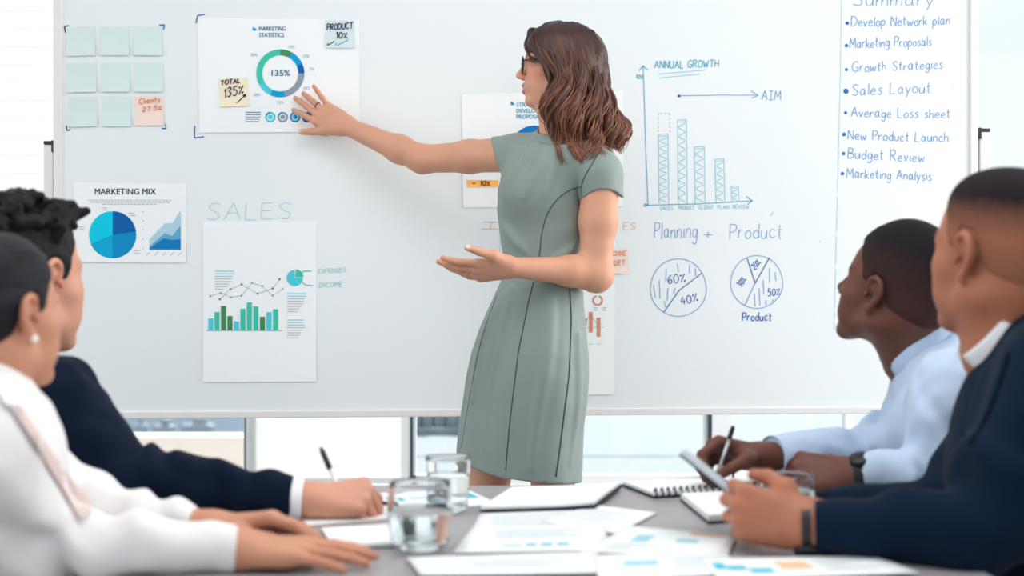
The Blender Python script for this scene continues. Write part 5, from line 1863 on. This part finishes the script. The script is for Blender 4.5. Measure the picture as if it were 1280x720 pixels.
Fb.add(ell(P(-52, 600, YA), (0.130, 0.19, 0.17), frame((1, .2, 0))), 0.05)
Fb.add(rc(nk + np.array([-.02, 0, -0.035]), P(-30, 560, YA - .13), 0.064, 0.062), 0.04)
Fb.add(rc(nk + np.array([-.02, 0, -0.035]), P(-30, 555, YA + .17), 0.064, 0.062), 0.04)
shN = P(-22, 565, YA - .14)
Fb.add(rc(shN, lw_e, 0.068, 0.052), 0.04)
cN = lw_e + (lw_w - lw_e) * 0.985
Fb.add(rc(lw_e, cN, 0.048, 0.029), 0.03)
shF = P(-10, 560, YA + .16)
Fb.add(rc(shF, lf_e, 0.062, 0.046), 0.04)
cF = lf_e + (lf_w - lf_e) * 0.86
Fb.add(rc(lf_e, cF, 0.044, 0.030), 0.03)
seg_noise(Fb, 0.006, 15.0)
elbow_folds(Fb, lw_e + np.array([0.05, 0, 0.02]), (1, 0, .5), 0.010, 85.0, 0.12)
elbow_folds(Fb, lf_e + np.array([0.05, 0, 0.0]), (1, 0, .2), 0.008, 110.0, 0.09)
seg_noise(Fb, 0.003, 38.0)
bcore = Fb.core(0.013)
for c_, w_, e_ in ((cN, lw_w, lw_e), (cF, lf_w, lf_e)):
    d = (w_ - e_) / np.linalg.norm(w_ - e_)
    Fb.clip(lambda X, Y, Z: np.where(np.sqrt((X - c_[0]) ** 2 + (Y - c_[1]) ** 2 + (Z - c_[2]) ** 2) < 0.07, (X - c_[0]) * d[0] + (Y - c_[1]) * d[1] + (Z - c_[2]) * d[2], -1))
v, f = Fb.surf()
reskin(seatA, [sA, bcore, sB, sC], lambda V: skin_person(h1, V, (HB, HC_), (200, 142, 114), (170, 92, 84), (60, 40, 36), (200, 122, 98)))
blz = mk('blazer', v, f, m_blouse, seatA)
blz['label'] = 'cream blazer'
bvA = BVHTree.FromPolygons([tuple(q) for q in v], [tuple(q) for q in f])
def strip(bvh, left_px, right_px, name, m, parent, off=0.006, th=0.004, n=24, shift=None):
    """a cloth band lying on a garment between two edge lines"""
    A, B = catmull(left_px, 8), catmull(right_px, 8)
    ta, tb = np.linspace(0, len(A) - 1, n), np.linspace(0, len(B) - 1, n)
    vs, fs = [], []
    for lay in (0, 1):
        for k in range(n):
            a = [np.interp(ta[k], np.arange(len(A)), A[:, j]) for j in (0, 1)]
            b_ = [np.interp(tb[k], np.arange(len(B)), B[:, j]) for j in (0, 1)]
            for s_ in (0, .25, .5, .75, 1):
                x, y = a[0] + (b_[0] - a[0]) * s_, a[1] + (b_[1] - a[1]) * s_
                p = hit(bvh, x, y, out=off * (1 if s_ not in (0, 1) else .6) - th * lay)
                if p is None:
                    p = vs[-1] + np.array([0.004, 0, 0]) if vs else P(x, y, YA)
                vs.append(p)
    N = 5 * n
    for k in range(n - 1):
        for s_ in range(4):
            i_ = k * 5 + s_
            fs.append((i_, i_ + 5, i_ + 6, i_ + 1)); fs.append((i_ + N, i_ + 1 + N, i_ + 6 + N, i_ + 5 + N))
        for s_ in (0, 4):
            i_ = k * 5 + s_
            fs.append((i_, i_ + N, i_ + 5 + N, i_ + 5) if s_ == 0 else (i_, i_ + 5, i_ + 5 + N, i_ + N))
    return mk(name, vs, fs, m, parent)
lp = strip(bvA, [(6, 500), (26, 530), (46, 562), (66, 596), (86, 628), (100, 652)], [(26, 505), (48, 540), (72, 574), (94, 604), (112, 624), (115, 636)], 'lapel', m_lapel, seatA, 0.010)
lp['label'] = 'blush pink lapel'
strip(bvA, [(-6, 480), (4, 486), (12, 492)], [(8, 508), (22, 512), (32, 522)], 'collar', m_blouse, seatA, 0.014, 0.006)
FA, RA = np.array([0.97, 0.24, 0]), np.array([0.24, -0.97, 0])
hipA = P(-90, 800, YA); hipA[2] = 0.56
legs_on_chair(seatA, hipA, FA, RA)
make_chair(hipA, FA, RA, 'office chair under the woman in the cream blazer')

# ============ man in navy, behind her
YB = 2.34
h2 = Head(P(26, 352, YB), (math.cos(math.radians(59)), math.sin(math.radians(59)), 0), pitch=3, k=1.06)
nk = P(22, 482, YB + .02)
base = np.array([nk[0] - .05, YB, 0])
sA = headfield(h2, neck=nk).surf()
rw, re = P(388, 625, 2.14), P(170, 612, 2.13)
sB, HB = hand_patch(dict(wrist=rw, elbow=re, f=(1, 0.1, 0.06), palm=(0.1, 0.55, -0.8), left=False, size=0.88,
    fingers=[(2, 58, 54, 28), (0, 66, 64, 30), (-3, 70, 70, 30), (-7, 72, 70, 30)], thumb=[(0.018, 0.014, -0.008), (0.046, 0.034, -0.026), (0.074, 0.034, -0.046), (0.096, 0.024, -0.060)]))
lwr, lel = P(300, 632, 2.46), P(150, 632, 2.48)
V, Fc = join(sA, sB)
seatB = mk('person', V, Fc, m_skin, None, True, skin_person(h2, V, (HB,), (208, 150, 126), (176, 110, 98), (50, 36, 32), (206, 128, 104)), None, base)
tag(seatB, 'seated man in a navy suit with curly black hair, writing with a pen', 'person')
eyes(h2, seatB)
rq = np.random.default_rng(5)
curls = []
for k in range(150):
    a, b_ = rq.uniform(-1.25, 1.25), rq.uniform(0.10, 1.45)
    x, y, z = 0.098 * math.cos(b_) * math.cos(a * 2.2), 0.080 * math.cos(b_) * math.sin(a * 2.2), 0.098 * math.sin(b_)
    if x > 0.03 and z < 0.055:
        continue
    if z < 0.025 and x > -0.03:
        continue
    p0 = (-0.014 + x * 1.06, y * 1.04, 0.034 + z * 0.98)
    p1 = (p0[0] + rq.uniform(-.008, .026), p0[1] + rq.uniform(-.016, .016), p0[2] + rq.uniform(-.004, .014))
    curls.append((h2.C(p0, p1, 0.012, 0.007), 0.004))
for k in range(26):
    p0 = (rq.uniform(0.03, 0.075), rq.uniform(-.055, .055), rq.uniform(0.098, 0.118))
    p1 = (p0[0] + rq.uniform(0.004, .024), p0[1] + rq.uniform(-.015, .015), p0[2] + rq.uniform(-0.018, .010))
    curls.append((h2.C(p0, p1, 0.013, 0.007), 0.004))
h2.hairline(CAP, 0.006, 'hair', m_darkhair, seatB, 0.003, lambda X, Y, Z: vnoise(X, Y, Z, 90.0) * 0.002, extra=curls, color=hairtone((8, 9, 14), (30, 28, 34), 120.0))

Fb = Field(np.array([-1.15, 1.98, 0.50]), np.array([-0.28, 2.72, 1.10]), 0.0048)
Fb.add(ell(P(-20, 640, YB) + np.array([0, 0, -.05]), (0.15, 0.20, 0.22), frame((1, .2, 0))))
Fb.add(ell(P(12, 572, YB + .02), (0.14, 0.205, 0.15), frame((1, .2, 0))), 0.05)
shN, shF = P(62, 512, YB - .15), P(28, 510, YB + .18)
Fb.add(rc(nk + np.array([-.02, 0, -.05]), shN, 0.068, 0.070), 0.05)
Fb.add(rc(nk + np.array([-.02, 0, -.05]), shF, 0.068, 0.068), 0.05)
Fb.add(rc(shN, re, 0.078, 0.058), 0.05)
cN = re + (rw - re) * 0.90
Fb.add(rc(re, re + (cN - re) * .4, 0.055, 0.048), 0.03)
Fb.add(rc(re + (cN - re) * .4, cN, 0.048, 0.035), 0.02)
Fb.add(rc(shF, lel, 0.070, 0.056), 0.04); Fb.add(rc(lel, lwr, 0.056, 0.044), 0.03)
seg_noise(Fb, 0.006, 14.0)
elbow_folds(Fb, re + np.array([0.02, 0, 0.03]), (1, 0, .5), 0.006, 105.0, 0.11)
elbow_folds(Fb, re + np.array([0.13, 0, 0.0]), (1, 0, .2), 0.006, 90.0, 0.10)
seg_noise(Fb, 0.004, 34.0)
bcore = Fb.core(0.013)
d = (rw - re) / np.linalg.norm(rw - re)
Fb.clip(lambda X, Y, Z: np.where(np.sqrt((X - cN[0]) ** 2 + (Y - cN[1]) ** 2 + (Z - cN[2]) ** 2) < 0.07, (X - cN[0]) * d[0] + (Y - cN[1]) * d[1] + (Z - cN[2]) * d[2], -1))
v, f = Fb.surf()
reskin(seatB, [sA, bcore, sB], lambda V: skin_person(h2, V, (HB,), (208, 150, 126), (176, 110, 98), (50, 36, 32), (206, 128, 104)))
jk = mk('suit_jacket', v, f, m_navy, seatB)
cuff_ring(cN - d * 0.02, cN + d * 0.016, 0.033, 0.032, m_cuff, seatB)['label'] = 'white shirt cuff'
cuff_ring(nk + np.array([-.005, 0, -.02]), nk + np.array([0.012, 0.004, 0.028]), 0.066, 0.063, m_cuff, seatB, 'collar')['label'] = 'white shirt collar'
hipB = P(-30, 760, YB); hipB[2] = 0.56
legs_on_chair(seatB, hipB, FA, RA)
make_chair(hipB, FA, RA, 'office chair under the curly haired man in navy')
gp = P(424, 612, 2.155)
pdv = P(401, 560, 2.20) - gp
pen('ballpoint_pen', gp - pdv / np.linalg.norm(pdv) * 0.040, P(401, 560, 2.20), 0.0036, 'white pen with black cap held upright by the man in navy on the left', (m_wpen, m_bpen), 0.34)

# ============ man in the pale blue shirt, far right
YC = 2.52
th = math.radians(47)
h3 = Head(P(1118, 367, YC), (-math.cos(th), math.sin(th), 0), pitch=19, k=0.95)
nk = P(1144, 446, YC + .01)
col = P(1141, 424, YC + .01)
base = np.array([nk[0] + .1, YC, 0])
sA = headfield(h3, neck=nk, nr=0.055).surf()
rw, re = P(955, 572, 2.475), P(1112, 562, 2.62)
sB, HB = hand_patch(dict(wrist=rw, elbow=re, f=(-1, -0.12, 0.18), palm=(-0.1, -0.45, -0.85), left=False, size=0.98,
    fingers=[(2, 44, 58, 34), (0, 56, 66, 36), (-3, 62, 70, 36), (-6, 66, 70, 36)], thumb=[(0.018, 0.016, -0.006), (0.044, 0.036, -0.024), (0.070, 0.036, -0.044), (0.090, 0.024, -0.058)]))
lw_, le = P(1068, 593, 2.39), P(1160, 594, 2.34)
sC, HC_ = hand_patch(dict(wrist=lw_, elbow=le, f=(-1, 0.30, 0.02), palm=(0.1, 0.75, -0.65), left=True, size=0.98,
    fingers=[(2, 55, 75, 40), (0, 60, 80, 40), (-3, 64, 80, 40), (-6, 66, 80, 40)], thumb=[(0.018, 0.016, -0.006), (0.042, 0.034, -0.020), (0.066, 0.032, -0.040), (0.080, 0.016, -0.050)]))
V, Fc = join(sA, sB, sC)
seatC = mk('person', V, Fc, m_skin, None, True, skin_person(h3, V, (HB, HC_), (104, 64, 52), (112, 64, 60), (26, 20, 20), (104, 58, 48)), None, base)
tag(seatC, 'seated man with cropped hair and pale blue shirt, holding a pen', 'person')
eyes(h3, seatC)
BUZZ = [(-0.2, -0.050), (-0.09, -0.050), (-0.045, -0.040), (-0.026, -0.01), (-0.018, 0.034), (0.006, 0.040), (0.014, 0.016), (0.030, 0.020), (0.038, 0.045), (0.052, 0.062), (0.066, 0.086), (0.2, 0.094)]
def fade(skin, hair_, z0, z1):
    def fn(L):
        n = vnoise(L[:, 0], L[:, 1], L[:, 2], 300.0) * 0.08
        t = np.clip((L[:, 2] - z0) / (z1 - z0) + n, 0, 1)[:, None]
        A, B = np.array(lin(*skin)[:3]), np.array(lin(*hair_)[:3])
        return A * (1 - t) + B * t
    return fn
h3.hairline(BUZZ, 0.0035, 'hair', m_short, seatC, 0.0028, None, color=fade((74, 50, 46), (30, 26, 30), 0.0, 0.10),
            extra=[(h3.E((-0.014, 0, 0.060), (0.096, 0.072, 0.086)), 0.02)])
Fb = Field(np.array([0.34, 2.16, 0.50]), np.array([1.16, 2.94, 1.06]), 0.0048)
Fb.add(ell(P(1235, 640, YC) + np.array([0, 0.02, -.04]), (0.14, 0.20, 0.24), frame((-1, .2, 0))))
Fb.add(ell(P(1196, 545, YC), (0.135, 0.20, 0.16), frame((-1, .15, 0))), 0.05)
shN, shF = P(1200, 496, YC - .17), P(1184, 496, YC + .18)
Fb.add(rc(P(1172, 462, YC), shN, 0.058, 0.066), 0.05)
Fb.add(rc(P(1172, 462, YC), shF, 0.058, 0.062), 0.05)
Fb.add(rc(shF, re, 0.066, 0.054), 0.04)
cF = re + (rw - re) * 0.93
Fb.add(rc(re, cF, 0.052, 0.036), 0.03)
Fb.add(rc(shN, le, 0.070, 0.056), 0.04)
cN = le + (lw_ - le) * 0.86
Fb.add(rc(le, cN, 0.050, 0.033), 0.03)
seg_noise(Fb, 0.006, 16.0)
elbow_folds(Fb, re + np.array([0.02, -0.02, 0.01]), (1, 0, .3), 0.012, 95.0, 0.11)
elbow_folds(Fb, le, (1, 0, .4), 0.011, 90.0, 0.11)
seg_noise(Fb, 0.003, 40.0)
bcore = Fb.core(0.013)
for c_, w_, e_ in ((cF, rw, re), (cN, lw_, le)):
    d = (w_ - e_) / np.linalg.norm(w_ - e_)
    Fb.clip(lambda X, Y, Z: np.where(np.sqrt((X - c_[0]) ** 2 + (Y - c_[1]) ** 2 + (Z - c_[2]) ** 2) < 0.07, (X - c_[0]) * d[0] + (Y - c_[1]) * d[1] + (Z - c_[2]) * d[2], -1))
v, f = Fb.surf()
reskin(seatC, [sA, bcore, sB, sC], lambda V: skin_person(h3, V, (HB, HC_), (104, 64, 52), (112, 64, 60), (26, 20, 20), (104, 58, 48)))
sh_ = mk('shirt', v, f, m_blue, seatC)
sh_['label'] = 'pale blue shirt'
d = (rw - re) / np.linalg.norm(rw - re)
cuff_ring(cF - d * 0.055, cF + d * 0.004, 0.0405, 0.0385, m_blue, seatC)
def fold_collar(nk_, up, r, h_, front, m, parent, flare=0.012, gap=0.5, drop=0.0, name='collar', tilt=0.018):
    """a turned-down shirt collar: a band round the neck, open at the front"""
    up = vec(up) / np.linalg.norm(up)
    fr = vec(front) - up * np.dot(front, up); fr /= np.linalg.norm(fr)
    sd_ = np.cross(up, fr)
    n = 36
    vs, fs = [], []
    prof = [(r - .003, -h_ * .9), (r - 0.002, h_ * .5), (r + 0.001, h_ * .62), (r + 0.004, h_ * .5), (r + flare, -h_), (r + flare - .004, -h_ * 1.05), (r + .001, -h_ * .2)]
    for k in range(n + 1):
        a = gap + (2 * math.pi - 2 * gap) * k / n
        point = math.exp(-((min(k, n - k) / n) / 0.10) ** 2)
        for j, (rr_, zz_) in enumerate(prof):
            z_ = zz_ - tilt * math.cos(a) - (drop * point if j in (4, 5) else 0)
            vs.append(vec(nk_) + (fr * math.cos(a) + sd_ * math.sin(a)) * (rr_ + (0.004 * point if j in (4, 5) else 0)) + up * z_)
    q = len(prof)
    for k in range(n):
        for j in range(q):
            fs.append((k * q + j, (k + 1) * q + j, (k + 1) * q + (j + 1) % q, k * q + (j + 1) % q))
    fs.append(tuple(range(q))); fs.append(tuple(n * q + j for j in range(q - 1, -1, -1)))
    return mk(name, vs, fs, m, parent)
fold_collar(col, (-0.62, 0.10, 0.78), 0.064, 0.028, (-1, -0.10, -0.6), m_blue, seatC, 0.014, 0.25, 0.034, tilt=0.006)
wrist_watch(lw_ + np.array([0.012, -.004, 0.0]), lw_ - le, 0.0290, m_band, seatC, (0.2, -0.6, 0.8), 'black wristwatch')
FCd, RCd = np.array([-0.98, 0.2, 0]), np.array([0.2, 0.98, 0])
hipC = P(1262, 740, YC); hipC[2] = 0.56
legs_on_chair(seatC, hipC, FCd, RCd)
make_chair(hipC, FCd, RCd, 'office chair under the man in the pale blue shirt')
gp = HB['f'][0][3] * 0.5 + HB['t'][3] * 0.5
pen('ballpoint_pen', gp + np.array([-0.006, -0.005, -0.022]), gp + np.array([0.034, 0.02, 0.085]), 0.0034, 'silver pen held in the far fist of the man in pale blue', (m_steel, m_bpen), 0.2)

# ============ man in the navy jacket, nearest on the right
YD = 2.00
th = math.radians(61)
h4 = Head(P(1252, 322, YD), (-math.cos(th), math.sin(th), 0), pitch=7, k=1.0)
nk = P(1258, 440, YD + .02)
col = P(1253, 400, YD + .02)
base = np.array([nk[0] + .08, YD, 0])
sA = headfield(h4, neck=nk, nr=0.058).surf()
lw_, le = P(1010, 659, 1.845), P(1232, 660, 1.80)
sB, HB = hand_patch(dict(wrist=lw_, elbow=le, f=(-0.90, 0.36, 0.20), palm=(0.36, 0.90, -0.15), left=True, size=0.95,
    fingers=[(6, 52, 58, 34), (1, 54, 62, 34), (-3, 56, 64, 34), (-8, 58, 64, 34)], thumb=[(0.018, 0.018, -0.004), (0.044, 0.042, -0.012), (0.072, 0.052, -0.022), (0.094, 0.050, -0.030)], thick=1.05))
rw, re = P(1016, 648, 2.04), P(1180, 645, 2.10)
sC, HC_ = hand_patch(dict(wrist=rw, elbow=re, f=(-1, -0.10, -0.02), palm=(0.1, -0.9, -0.1), left=False, size=0.92,
    fingers=[(4, 56, 62, 34), (0, 58, 64, 34), (-3, 60, 64, 34), (-7, 60, 64, 34)], thumb=[(0.018, 0.016, -0.004), (0.044, 0.034, -0.014), (0.066, 0.040, -0.026), (0.084, 0.040, -0.034)]))
V, Fc = join(sA, sB, sC)
seatD = mk('person', V, Fc, m_skin, None, True, skin_person(h4, V, (HB, HC_), (172, 110, 84), (140, 80, 70), (40, 28, 26), (160, 92, 70)), None, base)
tag(seatD, 'seated man in a navy jacket with faded hair, holding a tablet', 'person')
eyes(h4, seatD)
FADE = [(-0.2, -0.045), (-0.09, -0.045), (-0.045, -0.030), (-0.028, -0.008), (-0.018, 0.034), (0.006, 0.040), (0.014, 0.010), (0.032, 0.012), (0.040, 0.045), (0.056, 0.062), (0.070, 0.084), (0.2, 0.090)]
h4.hairline(FADE, 0.0035, 'hair', m_short, seatD, 0.0028, None, color=fade((150, 98, 76), (32, 26, 30), 0.030, 0.085),
            extra=[(h4.E((-0.010, 0, 0.082), (0.090, 0.064, 0.044)), 0.016)])
Fb = Field(np.array([0.34, 1.66, 0.50]), np.array([1.16, 2.36, 1.12]), 0.0048)
Fb.add(ell(P(1330, 640, YD) + np.array([0, 0, -.04]), (0.16, 0.21, 0.24), frame((-1, .2, 0))))
Fb.add(ell(P(1322, 550, YD), (0.145, 0.21, 0.17), frame((-1, .2, 0))), 0.05)
shN, shF = P(1330, 486, YD - .16), P(1304, 486, YD + .19)
Fb.add(rc(P(1304, 426, YD), shN, 0.066, 0.078), 0.04)
Fb.add(rc(P(1304, 426, YD), shF, 0.066, 0.068), 0.04)
Fb.add(rc(shN, le, 0.080, 0.064), 0.05)
cN = le + (lw_ - le) * 0.96
Fb.add(rc(le, cN, 0.054, 0.035), 0.03)
Fb.add(rc(shF, re, 0.074, 0.058), 0.04)
cF = re + (rw - re) * 0.92
Fb.add(rc(re, cF, 0.054, 0.040), 0.03)
seg_noise(Fb, 0.006, 14.0)
elbow_folds(Fb, le + np.array([0, 0, 0.03]), (1, 0, .5), 0.012, 62.0, 0.13)
elbow_folds(Fb, re, (1, 0, .3), 0.005, 80.0, 0.10)
bcore = Fb.core(0.013)
for c_, w_, e_ in ((cF, rw, re), (cN, lw_, le)):
    d = (w_ - e_) / np.linalg.norm(w_ - e_)
    Fb.clip(lambda X, Y, Z: np.where(np.sqrt((X - c_[0]) ** 2 + (Y - c_[1]) ** 2 + (Z - c_[2]) ** 2) < 0.08, (X - c_[0]) * d[0] + (Y - c_[1]) * d[1] + (Z - c_[2]) * d[2], -1))
v, f = Fb.surf()
reskin(seatD, [sA, bcore, sB, sC], lambda V: skin_person(h4, V, (HB, HC_), (172, 110, 84), (140, 80, 70), (40, 28, 26), (160, 92, 70)))
mk('suit_jacket', v, f, m_navy2, seatD)
bvD = BVHTree.FromPolygons([tuple(q) for q in v], [tuple(q) for q in f])
YA_, YA = YA, YD
strip(bvD, [(1238, 448), (1222, 470), (1212, 505), (1207, 545)], [(1262, 440), (1250, 478), (1234, 520), (1212, 556)], 'lapel', m_navy2, seatD, 0.008, 0.005)
YA = YA_
fold_collar(col, (-0.78, 0.08, 0.62), 0.078, 0.026, (-0.6, 0.05, -0.8), m_cuff, seatD, 0.011, 0.3, 0.020, tilt=0.0)['label'] = 'white shirt collar'
fold_collar(col + np.array([0.034, 0, -0.026]), (-0.78, 0.08, 0.62), 0.086, 0.028, (-0.6, 0.05, -0.8), m_navy2, seatD, 0.016, 0.35, 0.04, 'jacket_collar', 0.0)
d = (lw_ - le) / np.linalg.norm(lw_ - le)
wrist_watch(lw_ + d * 0.002, d, 0.0280, m_band, seatD, (0.0, -0.4, -0.9), 'dark wristband', 'wristband', 0.012)
hipD = P(1370, 760, YD); hipD[2] = 0.56
legs_on_chair(seatD, hipD, FCd, RCd)
make_chair(hipD, FCd, RCd, 'office chair under the man holding the tablet')

# the tablet in his hands
ta, tb_ = P(856, 566, 1.99), P(944, 638, 1.97)
ax = (tb_ - ta) / np.linalg.norm(tb_ - ta)
ln_ = np.linalg.norm(tb_ - ta)
ay = np.array([0.125, 1.0, -0.085]); ay -= ax * np.dot(ax, ay); ay /= np.linalg.norm(ay)
az = np.cross(ax, ay)
if az[0] < 0:
    az = -az
R = np.stack([ax, np.cross(az, ax), az], 1)
ct = (ta + tb_) / 2 + np.array([0, 0.032, 0])
tb = empty('tablet', ct)
tag(tb, 'tablet computer tilted in the hands of the man in the navy jacket', 'tablet')
b = MB(); b.box(ct, (ln_, 0.125, 0.0085), R, 0.003); b.build('body', mat('tablet_silver', (196, 206, 214), 0.35, 0.5), tb, smooth=False)
b = MB(); b.box(ct + az * 0.0046, (ln_ - 0.008, 0.117, 0.0012), R, 0.0004); b.build('screen', mat('tablet_screen', (206, 220, 228), 0.15, 0.5), tb, smooth=False)
b = MB(); b.box(ct - az * 0.0052, (ln_ - 0.002, 0.123, 0.003), R, 0.001); b.build('case', mat('dark_tablet_case', (44, 56, 70), 0.5), tb, smooth=False)
